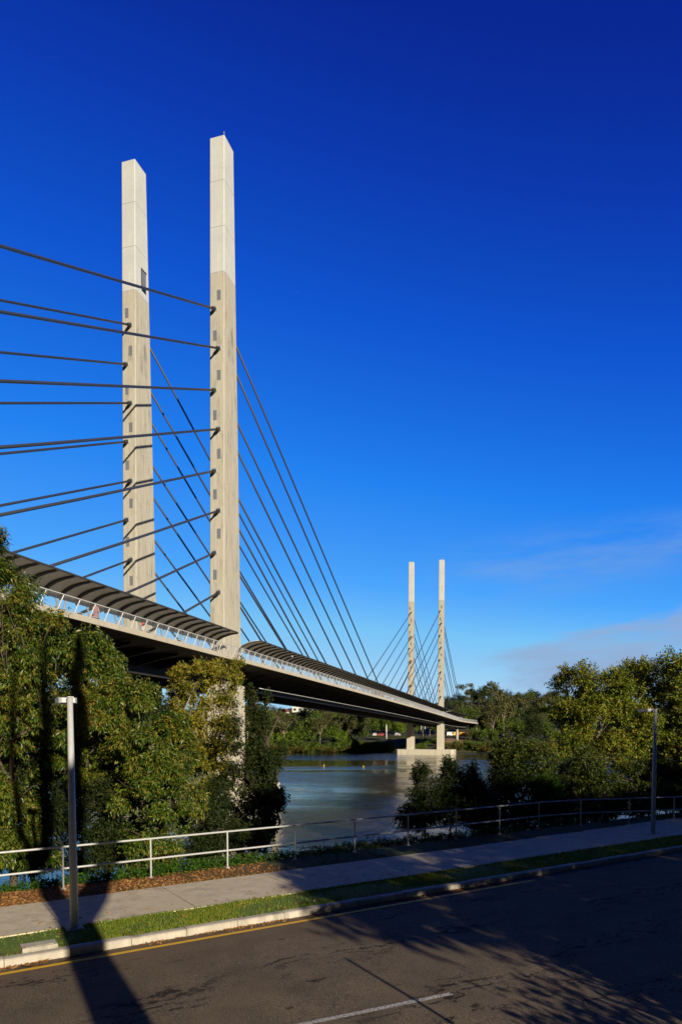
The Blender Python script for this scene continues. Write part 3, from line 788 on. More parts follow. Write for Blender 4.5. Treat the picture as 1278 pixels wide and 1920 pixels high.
tree('olive_tree', g_at(390, 36), [blob(368, 1280, 36, 36, 50, 1.6), blob(402, 1290, 36, 26, 56, 1.4), blob(350, 1345, 36, 32, 56, 1.5), blob(440, 1268, 36, 14, 36, .8), blob(385, 1390, 36, 38, 58, 1.4), blob(395, 1480, 35, 32, 55, 1.2), blob(362, 1450, 35.5, 30, 50, 1.2), blob(425, 1340, 36, 16, 40, .9), blob(338, 1300, 36, 22, 44, 1.1), blob(340, 1410, 36, 30, 54, 1.2), blob(418, 1420, 36, 22, 50, 1.0)],
     4600, 9, .19, .07, 'olive leaf', 'bark pale', 'upright yellowish small-leaved tree in front of the near pylon leg', droop=.2, twig=.35, clus=(95, .42, .2), seed=4, nscale=.9, cull=.42, r0=.13, group='small-leaved trees on the near bank')
tree('slender_tree', g_at(452, 33), [blob(440, 1400, 33, 20, 80, 1.0), blob(436, 1480, 33, 26, 60, 1.0), blob(470, 1470, 33, 25, 60, 1.0)],
     520, 8, .17, .07, 'dark leaf', 'bark dark', 'sparse thin tree whose leaves screen the near pylon leg', droop=.3, twig=.3, seed=5, cull=.5, r0=.07, group='small-leaved trees on the near bank')
tree('dark_tree', g_at(495, 34), [blob(488, 1370, 34.5, 20, 44, 1.1), blob(505, 1430, 34, 30, 30, 1.3), blob(480, 1440, 34, 28, 50, 1.2), blob(478, 1540, 33, 40, 50, 1.4), blob(470, 1310, 35, 9, 26, .6), blob(500, 1310, 35, 6, 16, .4), blob(515, 1500, 33, 16, 22, .8), blob(527, 1405, 34, 9, 14, .4), blob(520, 1445, 34, 14, 12, .5), blob(500, 1490, 33.5, 24, 26, 1.0)],
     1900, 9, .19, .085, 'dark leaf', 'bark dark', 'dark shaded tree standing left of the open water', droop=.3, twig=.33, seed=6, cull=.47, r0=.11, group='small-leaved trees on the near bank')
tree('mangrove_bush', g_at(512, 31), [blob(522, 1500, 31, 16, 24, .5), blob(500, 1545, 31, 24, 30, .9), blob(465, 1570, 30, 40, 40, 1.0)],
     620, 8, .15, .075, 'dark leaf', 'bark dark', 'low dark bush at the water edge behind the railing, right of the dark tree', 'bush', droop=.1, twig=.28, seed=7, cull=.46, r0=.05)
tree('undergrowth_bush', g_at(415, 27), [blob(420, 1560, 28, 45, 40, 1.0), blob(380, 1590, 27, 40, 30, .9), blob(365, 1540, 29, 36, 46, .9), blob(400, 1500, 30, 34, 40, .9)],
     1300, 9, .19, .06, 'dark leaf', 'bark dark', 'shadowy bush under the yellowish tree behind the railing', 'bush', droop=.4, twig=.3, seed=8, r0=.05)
# low bright weeds at the foot of the trees
def weeds(name, spots, n, mat, L, W, label, cat, seed):
    rng = np.random.default_rng(seed); P = []
    for u, v, r, h in spots:
        k = int(n*r*r); a = rng.uniform(0, 6.28, k); q = np.sqrt(rng.random(k))*r
        uu = u+np.cos(a)*q*1.6; vv = v+np.sin(a)*q*.6
        w = np.stack([uu*UX-vv*UY, uu*UY+vv*UX], -1)
        zg = np.maximum(HT(w[:, 0], w[:, 1]), -4.08+.006*(uu-6)+np.interp(vv, [17.7, 18.4, 19.2, 19.9, 20.6, 21.6], [-.05, -.02, -.03, -.10, -.35, -.95]))
        P.append(np.stack([w[:, 0], w[:, 1], zg+rng.random(k)*h*(1-(q/r)**2*.6)], -1))
    P = np.concatenate(P); D = rng.normal(size=P.shape)*.6+np.array([0, 0, 1.]); D /= np.linalg.norm(D, axis=1, keepdims=True)
    V, F = leaf_cloud(P, D, 6, L, W, .2, .12, rng)
    tag(link(name, npmesh(name, V, F, mat)), label, cat, kind='stuff')
weeds('ground_cover', [(2.4, 19.8, .8, .22), (3.4, 19.9, .8, .28), (5.0, 19.7, 1.0, .3), (6.3, 19.6, 1.0, .36), (7.3, 19.7, 1.0, .4), (8.5, 19.8, .8, .35), (1.0, 19.9, .9, .28), (9.6, 19.9, .9, .35), (12, 20.9, 1.2, .35), (14.5, 21, 1.4, .5), (17, 21, 1.4, .5), (20, 21.2, 1.5, .5), (23, 21.2, 1.5, .5), (26, 21, 1.5, .6)], 190, 'bright leaf', .11, .05, 'bright green weeds at the foot of the trees behind the railing', 'weeds', 41)
# right: shaded shrubs and sunlit trees
tree('mangrove_bush', g_at(800, 30), [blob(797, 1490, 30, 32, 44, .9), blob(780, 1532, 29.5, 44, 28, 1.0), blob(790, 1452, 30, 18, 24, .6)], 1000, 9, .14, .065, 'dark leaf', 'bark dark', 'dark bushy shrub, leftmost of the three against the river', 'bush', 'shaded shrubs against the river', droop=.1, twig=.28, seed=11, r0=.05, cull=.44, shell=.3)
tree('mangrove_bush', g_at(846, 31), [blob(846, 1472, 31, 38, 42, 1.0), blob(848, 1515, 30.5, 44, 40, 1.1), blob(838, 1440, 31, 17, 22, .6)], 1150, 9, .14, .065, 'dark leaf', 'bark dark', 'dark shrub with a pointed top, tallest and middle one of the three against the river', 'bush', 'shaded shrubs against the river', droop=.1, twig=.28, seed=12, r0=.05, cull=.44, shell=.3)
tree('mangrove_bush', g_at(890, 30.5), [blob(888, 1480, 30.5, 22, 38, .8), blob(900, 1515, 30, 36, 38, 1.0), blob(884, 1450, 30.5, 11, 20, .5)], 900, 9, .14, .065, 'dark leaf', 'bark dark', 'narrow dark shrub, rightmost of the three against the river', 'bush', 'shaded shrubs against the river', droop=.1, twig=.28, seed=13, r0=.05, cull=.44, shell=.3)
tree('mangrove_tree', g_at(965, 36), [blob(960, 1410, 36, 36, 34, 1.4), blob(945, 1450, 36, 34, 42, 1.4), blob(1000, 1430, 36, 42, 44, 1.6), blob(985, 1490, 35, 60, 42, 1.7), blob(925, 1495, 35, 22, 34, 1.0), blob(930, 1415, 36, 16, 24, .8)],
     2800, 9, .16, .075, 'mid leaf', 'bark dark', 'rounded dark tree right of the river with its top catching the sun', droop=.2, twig=.32, seed=14, cull=.45, r0=.12)
tree('fig_tree', g_at(1085, 47), [blob(1085, 1275, 47, 38, 30, 1.8), blob(1130, 1290, 47, 46, 40, 2.2), blob(1175, 1310, 47, 45, 45, 2.0), blob(1075, 1340, 47, 40, 38, 1.8), blob(1130, 1360, 46, 60, 45, 2.2), blob(1190, 1370, 46, 42, 42, 1.9), blob(1060, 1265, 47, 14, 14, .8), blob(1150, 1420, 46, 60, 34, 1.7), blob(1070, 1410, 46, 38, 34, 1.4)],
     6200, 9, .205, .095, 'gold leaf', 'bark pale', 'large spreading sunlit tree with golden green leaves right of the river', droop=.2, twig=.4, clus=(150, .66, .25), seed=15, cull=.44, nscale=.75, r0=.2, fork=.45, group='sunlit trees on the right bank')
tree('fig_tree', g_at(1205, 50), [blob(1192, 1262, 50, 28, 24, 1.4), blob(1220, 1285, 50, 34, 36, 1.8), blob(1240, 1330, 49, 40, 40, 1.8), blob(1225, 1390, 49, 40, 45, 1.7), blob(1255, 1420, 48, 40, 44, 1.6)],
     3600, 9, .205, .095, 'gold leaf', 'bark pale', 'sunlit tree with a small raised top crown, behind the right lamp post', droop=.2, twig=.4, clus=(150, .66, .25), seed=16, cull=.44, nscale=.75, r0=.18, fork=.4, group='sunlit trees on the right bank')
tree('fig_tree', g_at(1300, 46), [blob(1268, 1250, 46, 30, 25, 1.5), blob(1300, 1270, 46, 50, 45, 2), blob(1300, 1340, 46, 44, 50, 2), blob(1285, 1420, 45, 40, 50, 1.6), blob(1340, 1400, 45, 60, 70, 2)],
     3800, 9, .205, .095, 'gold leaf', 'bark pale', 'tall tree cut off by the right edge, highest of the trees on the right bank', droop=.2, twig=.4, clus=(150, .66, .25), seed=17, cull=.44, nscale=.75, r0=.2, group='sunlit trees on the right bank')
tree('understorey_tree', g_at(1120, 40), [blob(1060, 1480, 40, 40, 30, 1.2), blob(1130, 1480, 40, 50, 36, 1.3), blob(1190, 1470, 40, 34, 40, 1.2), blob(1100, 1430, 40, 34, 28, 1.1)],
     1800, 9, .17, .08, 'mid leaf', 'bark pale', 'loose shaded tree below the golden green tree, behind the railing', droop=.3, twig=.33, seed=18, cull=.49, r0=.09)
tree('shade_bush', g_at(1090, 41), [blob(1050, 1500, 41, 50, 34, 1.3), blob(1120, 1500, 41, 60, 36, 1.4), blob(1080, 1455, 42, 50, 34, 1.3)],
     1700, 9, .18, .09, 'mid leaf', 'bark dark', 'shadowy bush mass under the golden green tree right of the river', 'bush', 'shadowy bushes under the right bank trees', droop=.3, twig=.36, seed=61, cull=.40, r0=.06)
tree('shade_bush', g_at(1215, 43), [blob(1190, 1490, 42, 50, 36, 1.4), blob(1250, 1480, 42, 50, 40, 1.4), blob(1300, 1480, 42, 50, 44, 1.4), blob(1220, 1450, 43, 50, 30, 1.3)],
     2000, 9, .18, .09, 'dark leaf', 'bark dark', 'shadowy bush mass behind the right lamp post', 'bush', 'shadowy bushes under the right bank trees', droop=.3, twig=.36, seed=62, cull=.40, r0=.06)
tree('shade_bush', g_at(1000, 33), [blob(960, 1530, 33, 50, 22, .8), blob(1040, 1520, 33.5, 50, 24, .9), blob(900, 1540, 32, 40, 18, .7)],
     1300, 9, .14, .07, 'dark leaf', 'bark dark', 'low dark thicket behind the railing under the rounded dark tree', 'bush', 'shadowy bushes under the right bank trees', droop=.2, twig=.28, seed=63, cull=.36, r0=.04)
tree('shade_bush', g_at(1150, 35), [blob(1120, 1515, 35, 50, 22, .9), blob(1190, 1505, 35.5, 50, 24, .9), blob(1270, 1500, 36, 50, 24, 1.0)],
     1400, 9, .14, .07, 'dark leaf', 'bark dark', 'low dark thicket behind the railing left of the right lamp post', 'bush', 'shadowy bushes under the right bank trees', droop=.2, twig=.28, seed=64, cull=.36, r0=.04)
tree('fern_bush', g_at(1250, 33), [blob(1245, 1482, 33, 38, 17, .9), blob(1225, 1495, 33, 26, 18, .8), blob(1275, 1500, 33, 26, 18, .8)],
     700, 9, .16, .035, 'bright leaf', 'bark dark', 'rounded bright green bush beside the right lamp post', 'bush', droop=.9, twig=.3, seed=19, cull=.35, r0=.04)
tree('weeping_bush', g_at(1015, 35), [blob(1020, 1470, 34, 30, 22, .9), blob(1040, 1490, 34, 26, 20, .8)],
     420, 9, .15, .04, 'bright leaf', 'bark dark', 'small green weeping bush at the foot of the rounded dark tree', 'bush', droop=.9, twig=.3, seed=20, cull=.4, r0=.04)

# ------------------------------------------------------------------ far bank: prototypes, then individuals
def proto(seed, H, Wd, mat, bark, n, per, L, kind):
    rng = np.random.default_rng(500+seed); bl = []
    if kind == 'round':
        for _ in range(7): bl.append((rng.uniform(-.3, .3)*Wd, rng.uniform(-.3, .3)*Wd, H*rng.uniform(.35, .82), Wd*rng.uniform(.2, .32), Wd*rng.uniform(.2, .32), H*rng.uniform(.13, .22)))
    elif kind == 'gum':
        for _ in range(8): bl.append((rng.uniform(-.42, .42)*Wd, rng.uniform(-.35, .35)*Wd, H*rng.uniform(.45, .93), Wd*rng.uniform(.13, .22), Wd*rng.uniform(.13, .22), H*rng.uniform(.06, .12)))
    elif kind == 'cone':
        for i in range(6):
            z = i/5; bl.append((rng.uniform(-.1, .1)*Wd, rng.uniform(-.1, .1)*Wd, H*(.15+.7*z), Wd*(.36-.22*z), Wd*(.36-.22*z), H*.16))
    else:
        for _ in range(6): bl.append((rng.uniform(-.4, .4)*Wd, rng.uniform(-.3, .3)*Wd, H*rng.uniform(.2, .6), Wd*rng.uniform(.2, .3), Wd*rng.uniform(.2, .3), H*rng.uniform(.25, .38)))
    P, D = spray_points(bl, n, rng, .43 if kind != 'gum' else .47, .35, .4, seed); k = P[:, 2] > 0; P, D = P[k], D[k]
    V, F = leaf_cloud(P, D, per, L, L*.55, .4, L*1.5, rng)
    cm = npmesh('crown', V, F, mat)
    m = limbs((0, 0, 0), bl, (.17 if kind == 'gum' else .15), rng, 2, .4)
    tm = bpy.data.meshes.new('trunk'); tm.from_pydata(m.v, [], m.f); tm.materials.append(MATS[bark])
    return cm, tm
PR = {}
for k, (nm, H, Wd, mat, bark, n, per, L, kind) in enumerate((
    ('green', 12, 9, 'far green', 'bark dark', 620, 6, .62, 'round'), ('green', 13, 10, 'far green', 'bark dark', 680, 6, .62, 'round'),
    ('dark', 13, 9, 'far dark', 'bark dark', 620, 6, .62, 'round'), ('dark', 12, 10, 'far dark', 'bark dark', 640, 6, .6, 'round'),
    ('gum', 17, 11, 'far olive', 'bark pale', 560, 6, .6, 'gum'), ('gum', 18, 10, 'far olive', 'bark pale', 560, 6, .6, 'gum'),
    ('bright', 8, 7, 'far bright', 'bark dark', 520, 6, .5, 'round'), ('cone', 9, 5.5, 'far bright', 'bark dark', 420, 6, .5, 'cone'),
    ('shrub', 4.5, 8, 'far green', 'bark dark', 420, 6, .5, 'shrub'), ('reed', 3.2, 9, 'reed leaf', 'bark dark', 420, 6, .45, 'shrub'))):
    PR.setdefault(nm, []).append(proto(k, H, Wd, mat, bark, n, per, L, kind))
NAME = {'green': 'leafy_tree', 'dark': 'evergreen_tree', 'gum': 'gum_tree', 'bright': 'young_tree', 'cone': 'conical_tree', 'shrub': 'river_shrub', 'reed': 'yellow_shrub'}
LOOK = {'green': 'mid green leafy tree', 'dark': 'dense dark evergreen tree', 'gum': 'tall olive gum tree with pale trunk', 'bright': 'bright green young tree', 'cone': 'bright conical tree', 'shrub': 'low green shrub', 'reed': 'yellow-green shrub'}
def far_tree(kind, px, d, s=1.0, zoff=0, label=None):
    """px = direction, d = metres inland of the far waterline"""
    x = (px-639)/FPX; Y = 294.0
    for _ in range(5): Y = float(bank_y(np.array(x*Y)))+d
    X = x*Y; cm, tm = random.choice(PR[kind])
    o = empty(NAME[kind], (X, Y, float(HT(X, Y))-.25+zoff)); o.rotation_euler.z = random.uniform(0, 6.28)
    sx = s*random.uniform(.92, 1.08); o.scale = (sx, sx, s*random.uniform(.94, 1.06))
    link('crown', cm, o); link('trunk', tm, o)
    zone = 'left of far pylons' if px < 760 else ('behind far pylons' if px < 900 else 'right of bridge end')
    row = 'at far waterline' if d < 9 else ('on far slope' if d < 60 else 'on far hilltop')
    tag(o, label or f'{LOOK[kind]} {row} {zone}', 'tree' if kind not in ('shrub', 'reed') else 'shrub', f'{LOOK[kind]}s {row} {zone}')
    return o
rr = random.Random(5)
for px in range(470, 742, 10): far_tree(rr.choice(['shrub', 'shrub', 'shrub', 'reed']), px+rr.uniform(-4, 4), rr.uniform(-.5, 4.0), rr.uniform(.9, 1.35) if px < 662 else rr.uniform(.7, .9))
for px in range(470, 742, 13): far_tree(rr.choice(['green', 'bright', 'bright', 'cone', 'green', 'gum']) if px < 662 else 'shrub', px+rr.uniform(-5, 5), rr.uniform(3, 9), rr.uniform(.8, 1.3) if px < 662 else rr.uniform(.6, .8))
for px in range(470, 685, 17): far_tree(rr.choice(['green', 'dark', 'green', 'bright', 'gum']), px+rr.uniform(-6, 6), rr.uniform(14, 28), rr.uniform(.7, .95) if px > 660 else rr.uniform(.85, 1.1))
for px in range(440, 760, 17): far_tree(rr.choice(['green', 'dark', 'gum', 'green', 'dark']), px+rr.uniform(-6, 6), rr.uniform(52, 85), rr.uniform(.85, 1.1))
for px in range(590, 800, 22): far_tree(rr.choice(['dark', 'gum', 'green']), px+rr.uniform(-6, 6), rr.uniform(105, 150), rr.uniform(.7, .9))
for px in range(755, 850, 11): far_tree(rr.choice(['shrub', 'bright', 'green', 'shrub']), px+rr.uniform(-4, 4), rr.uniform(3, 8), rr.uniform(.5, .8))
for px in range(670, 850, 11): far_tree(rr.choice(['bright', 'green', 'green', 'gum']), px+rr.uniform(-4, 4), rr.uniform(46, 60), rr.uniform(.8, 1.0))
for px in range(838, 1075, 13): far_tree(rr.choice(['reed', 'shrub', 'reed']), px+rr.uniform(-4, 4), rr.uniform(1.5, 6), rr.uniform(.8, 1.2))
for px in range(905, 1110, 15): far_tree(rr.choice(['green', 'gum', 'dark', 'bright', 'green']), px+rr.uniform(-5, 5), rr.uniform(16, 36), rr.uniform(.8, 1.05))
for px in range(850, 1150, 11): far_tree(rr.choice(['dark', 'gum', 'green', 'dark', 'green']), px+rr.uniform(-5, 5), rr.uniform(68, 95), rr.uniform(.95, 1.25))
for px in range(840, 1180, 11): far_tree(rr.choice(['dark', 'green', 'dark', 'gum']), px+rr.uniform(-5, 5), rr.uniform(120, 165), rr.uniform(.9, 1.1))
for px, d in ((888, 22), (900, 17), (912, 21), (924, 15), (905, 34), (893, 40)): far_tree('dark' if px % 2 else 'green', px, d, .62 if d < 30 else .8)
for px in range(-80, 470, 24): far_tree(rr.choice(['green', 'bright', 'green', 'shrub']), px+rr.uniform(-8, 8), rr.uniform(2, 9), rr.uniform(.95, 1.3))
for px in range(-80, 470, 21): far_tree(rr.choice(['green', 'dark', 'gum', 'dark']), px+rr.uniform(-8, 8), rr.uniform(40, 75), rr.uniform(1.1, 1.45))
far_tree('gum', 942, 26, 1.62, 0, 'tallest pale-trunked gum tree with sparse top standing above the far bank treeline')
far_tree('gum', 704, 120, 1.25, 0, 'thin gum tree top just showing above the bridge canopy')
far_tree('gum', 680, 14, .95, 0, 'pale-limbed gum tree under the bridge deck near the red car')

# houses on the far hill
def house(px, Y, z, w, h, d, wall, roof, label):
    x = (px-639)/FPX*Y; root = empty('house', (x, Y, z), label, 'house')
    m = MB(); m.box((0, 0, h/2), (w, d, h)); wl = m.build('wall', wall, root)
    m = MB(); m.hexa([(-w/2-.5, -d/2-.5, h+.01), (w/2+.5, -d/2-.5, h+.01), (w/2+.5, d/2+.5, h+.01), (-w/2-.5, d/2+.5, h+.01), (-w/2+1.5, -.3, h+1.7), (w/2-1.5, -.3, h+1.7), (w/2-1.5, .3, h+1.7), (-w/2+1.5, .3, h+1.7)]); m.build('roof', roof, root)
    k = max(2, int(w/3))
    for r_ in range(max(1, int(h/3))):
        for i in range(k):
            m = MB(); m.box((-w/2+(i+.5)*w/k, -d/2-.03, 1.6+r_*3), (w/k*.5, .08, 1.3)); m.build('window', 'window dark', root)
house(568, 398, 12.4, 12, 6.2, 8, 'white wall', 'white paint', 'white flat-roofed two-storey house on the far hill under the bridge')
house(531, 392, 9.2, 7, 3.4, 7, 'house wall', 'red roof', 'low house with a red roof half hidden in far trees')
# hut by the far end of the bridge
p = at(884, 1376, 318); root = empty('picnic_hut', (p.x, p.y, float(HT(p.x, p.y))), 'brown-roofed open hut beside the far end of the bridge', 'hut')
m = MB(); zz = 1.6-float(HT(p.x, p.y))
m.hexa([(-3.6, -3, zz-1.3), (3.6, -3, zz-1.3), (3.6, 3, zz-1.3), (-3.6, 3, zz-1.3), (-.3, -.3, zz+.6), (.3, -.3, zz+.6), (.3, .3, zz+.6), (-.3, .3, zz+.6)]); m.build('roof', 'thatch', root)
for a in (-3, 3):
    for b_ in (-2.5, 2.5):
        m = MB(); m.tube([(a, b_, -.2), (a, b_, zz-1.25)], .12, 6); m.build('post', 'bark dark', root)

# vehicles on the far bank
def car(px, py, Y, paint, label, rot, name='parked_car', van=False):
    p = at(px, py, Y); z = float(HT(p.x, p.y)); root = empty(name, (p.x, p.y, max(z, p.z-.8)), label, 'car' if not van else 'van'); root.rotation_euler.z = rot
    L, W = 4.4, 1.8
    m = MB(); prof = [(-2.2, .35), (-2.2, .8), (-2.0, .95), (-.95, 1.0), (.9, 1.0), (2.0, .85), (2.2, .6), (2.2, .35)] if not van else [(-2.2, .35), (-2.2, 1.1), (1.4, 1.1), (2.1, .95), (2.2, .6), (2.2, .35)]
    m.loft([[(x, y, zz) for x, zz in prof] for y in (-W/2, W/2)]); m.build('body', paint, root)
    m = MB(); cp = [(-1.8, 1.0), (-1.2, 1.5), (.35, 1.5), (1.0, 1.0)] if not van else [(-2.15, 1.1), (-2.1, 1.95), (.8, 1.95), (1.5, 1.1)]
    m.loft([[(x, y, zz) for x, zz in cp] for y in (-W/2+.08, W/2-.08)]); cb = m.build('cabin', paint, root)
    m = MB()
    for s in (-1, 1):
        y = s*(W/2-.07); q = [(x*.9-.02, (zz-1.25)*.72+1.27) for x, zz in cp] if not van else [(.1, 1.25), (.1, 1.8), (.75, 1.8), (1.2, 1.25)]
        m.loft([[(x, y, zz) for x, zz in q], [(x, y+s*.015, zz) for x, zz in q]])
    m.build('window', 'window dark', cb)
    for x in (-1.35, 1.35):
        for s in (-1, 1):
            m = MB(); k = 12; m.loft([[(x+.33*math.cos(2*math.pi*j/k), s*(W/2-.1)+o, .33+.33*math.sin(2*math.pi*j/k)) for j in range(k)] for o in (-.1, .11)]); m.build('wheel', 'tyre', root)
car(716, 1377, 318, 'red paint', 'red parked car on the far bank under the bridge', R(8))
car(703, 1377, 319, 'white paint', 'white parked car just left of the red car', R(80))
car(745, 1377, 318, 'white paint', 'white parked car right of the red car beside the far left pylon leg', R(70))
car(845, 1377, 322, 'white paint', 'white van beside the yellow vehicles at the far end of the bridge', R(5), 'parked_van', True)
car(857, 1377, 322, 'yellow paint', 'yellow vehicle left of the round pier at the far bank', R(12), 'parked_van', True)
car(870, 1377, 324, 'yellow paint', 'yellow vehicle right of the round pier at the far bank', R(-6), 'parked_van', True)
car(921, 1376, 330, 'white paint', 'white parked car among far trees on the right of the bridge end', R(4))
# car park terrace and bare earth by the far abutment
m = MB(); q = [at(832, 1383, 306), at(884, 1383, 308), at(884, 1376, 330), at(832, 1376, 330)]
pts = []
for i in range(7):
    for j in range(5):
        a = q[0].lerp(q[1], i/6); b_ = q[3].lerp(q[2], i/6); c = a.lerp(b_, j/4); pts.append((c.x, c.y, float(HT(c.x, c.y))+.25))
m.add(pts, [(i*5+j, (i+1)*5+j, (i+1)*5+j+1, i*5+j+1) for i in range(6) for j in range(4)])
tag(m.build('bare_earth_slope', 'bare earth'), 'patch of bare red earth on the far bank below the yellow vehicles', 'earth', kind='structure')
def pole(px, py0, Y, h, r, mat, label, name, cat):
    p = at(px, 1376, Y); z = float(HT(p.x, p.y)); root = empty(name, (p.x, p.y, z), label, cat)
    top = at(px, py0, Y).z-z
    m = MB(); m.tube([(0, 0, -.2), (0, 0, top)], [r, r*.7], 8); m.build('pole', mat, root, True)
    m = MB(); m.box((0, -.5, top), (.4, 1.2, .14)); m.build('lamp_head', mat, root)
pole(724, 1359, 316, 5, .35, 'white paint', 'white lamp post on the far bank above the red car', 'far_lamp_post', 'lamp post')
pole(789, 1353, 320, 5, .2, 'white paint', 'white lamp post between the far pylon legs, the left one of two', 'far_lamp_post', 'lamp post')
pole(796, 1353, 320, 5, .2, 'white paint', 'white lamp post between the far pylon legs, the right one of two', 'far_lamp_post', 'lamp post')
pole(893, 1347, 326, 8, .3, 'white paint', 'white lamp post beside the curved far end of the bridge', 'far_lamp_post', 'lamp post')
# buoys and a pile in the river
def buoy(px, py, label):
    d = at(px, py, 1.0); s = WATER/d.z; p = d*s; root = empty('buoy', (p.x, p.y, WATER), label, 'buoy')
    m = MB(); m.lathe((0, 0, 0), [(.12, -.2), (.2, -.05), (.2, .08), (.1, .18), (.04, .2)], 12); m.build('float', 'yellow paint', root, True)
    m = MB(); m.tube([(0, 0, .18), (0, 0, .3)], .03, 6); m.build('mast', 'dark steel', root)
buoy(681, 1437, 'yellow buoy in mid river left of the far pile cap')
buoy(607, 1435, 'yellow buoy in the river near the left far bank')
root = empty('concrete_pile', (-5.75, 58.2, WATER), 'pale concrete pile in the water half hidden by the dark tree', 'pile')
m = MB(); m.lathe((0, 0, 0), [(.36, -3), (.36, 2.2), (.30, 2.27)], 16); m.build('shaft', 'pale concrete', root, True)
m = MB(); m.lathe((0, 0, 2.28), [(.42, 0), (.42, .14), (.3, .2)], 16); m.build('cap', 'kerb concrete', root, True)

# ------------------------------------------------------------------ trees on the camera side of the street; their shade falls over road, path and right bank
def behind_tree(u, v, blobs, n, L, label, seed, r0=.25, cull=.4, twig=.5, per=8):
    p = uv(u, v); z = float(HT(p.x, p.y)); base = Vector((p.x, p.y, z)); bl = []
    for du, dv, h, ru, rv, rh in blobs:       # heights above the street
        c = uv(u+du, v+dv, -4.1+h); bl.append((c.x, c.y, c.z, ru, rv, rh))
    tree('street_tree', base, bl, n, per, L, L*.36, 'broad leaf', 'bark dark', label, 'tree', 'street trees on the camera side', .4, twig, .27, .5, r0, seed, .1, 3, .4)
# forked gum: trunk and two limbs
def forked():
    p = uv(1.5, -3.0); z = float(HT(p.x, p.y)); root = empty('forked_gum', (p.x, p.y, z), 'tall forked gum tree with bare trunk beside the viewpoint', 'tree', None)
    def L(u, v, h): return uv(u, v, -4.1+h)-Vector((p.x, p.y, z))
    m = MB()
    m.tube([L(1.5, -3, 2.0), L(1.5, -3, 3.5), L(1.5, -3, 5.0), L(1.52, -3, 6.0)], [.46, .40, .37, .38], 12)
    m.tube([L(1.52, -3, 5.7), L(1.3, -3.1, 6.6), L(1.4, -3.1, 8.2), L(1.85, -3.2, 9.2), L(2.0, -3.2, 12), L(2.0, -3.2, 15), L(1.9, -3.3, 17)], [.33, .31, .32, .32, .31, .28, .16], 10)
    m.tube([L(1.52, -3, 5.7), L(2.2, -2.95, 6.35), L(2.75, -2.9, 7.0), L(3.05, -2.8, 11.5), L(3.0, -2.7, 15), L(3.2, -2.7, 17)], [.34, .34, .33, .31, .28, .15], 10)
    m.tube([L(1.47, -3.1, 8.0), L(1.0, -3.1, 9.5), L(.8, -3.2, 13), L(.9, -3.2, 16)], [.2, .18, .15, .07], 8)
    m.build('trunk', 'bark pale', root, True)
    rng = np.random.default_rng(77); bl = [(*L(1.6, -3.2, 21.0), 1.6, 1.6, 1.0), (*L(3.2, -2.6, 21.5), 1.5, 1.5, 1.0), (*L(.3, -3.3, 20.8), 1.0, 1.0, .8)]
    P, D = spray_points(bl, 260, rng, .42, .6, .3, 5); V, F = leaf_cloud(P, D, 8, .22, .05, .8, .4, rng)
    link('crown', npmesh('crown', V, F, 'olive leaf'), root)
forked()
behind_tree(13.5, -5.5, [(-5.7, 0, 5.5, 1.7, 1.5, .8), (-5.3, 0, 6.5, 1.7, 1.5, .9), (-3.6, 0, 7.7, 2.2, 2.4, 1.9), (-1.5, 0, 5.0, 3.0, 2.6, 2.0), (1.5, .5, 8.0, 3.5, 3, 2.6), (-1, -.5, 10.5, 3.2, 3, 2.0), (3, 0, 5, 3, 2.8, 2), (-3.0, 0, 4.7, 2.0, 1.6, 1.0), (-.2, .3, 3.2, 2.6, 2.2, 1.3), (3.5, .3, 3.2, 3.2, 2.4, 1.6), (1, 0, 12.0, 2.2, 2.2, 1.2)], 5600, .36, 'large leafy street tree across the road from the railing, first on the right', 31)
behind_tree(20.5, -6.5, [(2.6, 0, 9.3, 1.7, 2.4, 2.7), (-2.5, 0, 5.5, 3.2, 3, 2.3), (0, 0, 8.4, 3.8, 3.2, 2.6), (2.5, .5, 6, 3.2, 3, 2.4), (0, 0, 10.6, 2.6, 2.6, 1.3)], 4800, .36, 'large leafy street tree across the road, second on the right', 32)
behind_tree(28.5, -6.5, [(-4.6, 0, 8.4, 2.4, 2.6, 2.2), (-3, 0, 5.5, 3.2, 3, 2.3), (0, 0, 8.4, 3.8, 3.2, 2.6), (2.5, .5, 6, 3.2, 3, 2.4), (-.5, 0, 10.6, 2.6, 2.6, 1.3)], 4800, .36, 'large leafy street tree across the road, third on the right', 33)
behind_tree(37, -6.5, [(-3, 0, 5.5, 3.2, 3, 2.3), (0, 0, 8.4, 3.8, 3.2, 2.6), (2.5, .5, 6, 3.2, 3, 2.4), (-.5, 0, 10.8, 2.8, 2.6, 1.4)], 4800, .36, 'large leafy street tree across the road, fourth on the right', 34)
behind_tree(46, -6.5, [(-3, 0, 5.5, 3.4, 3, 2.4), (0, 0, 8.4, 4, 3.2, 2.6), (3, .5, 6, 3.4, 3, 2.4)], 4200, .36, 'large leafy street tree across the road, farthest on the right', 35)
behind_tree(11.0, -.2, [(-3.1, 0, 1.7, 1.2, 1.0, .6), (-1.4, 0, 2.0, 1.3, 1.0, .7), (.2, .1, 2.3, 1.3, 1.1, 1.0), (1.8, -.1, 2.2, 1.3, 1.0, 1.0), (3.4, 0, 2.8, 1.5, 1.2, 1.3), (5.4, .1, 2.1, 1.6, 1.2, 1.2), (7.6, 0, 3.0, 1.8, 1.2, 1.4), (10, 0, 2.4, 1.8, 1.2, 1.3), (3, -.2, .9, 3.5, 1, .9), (8, -.2, .9, 3.5, 1, .9)], 3000, .22, 'low hedge-like bushes along the camera side of the road', 36, .08)
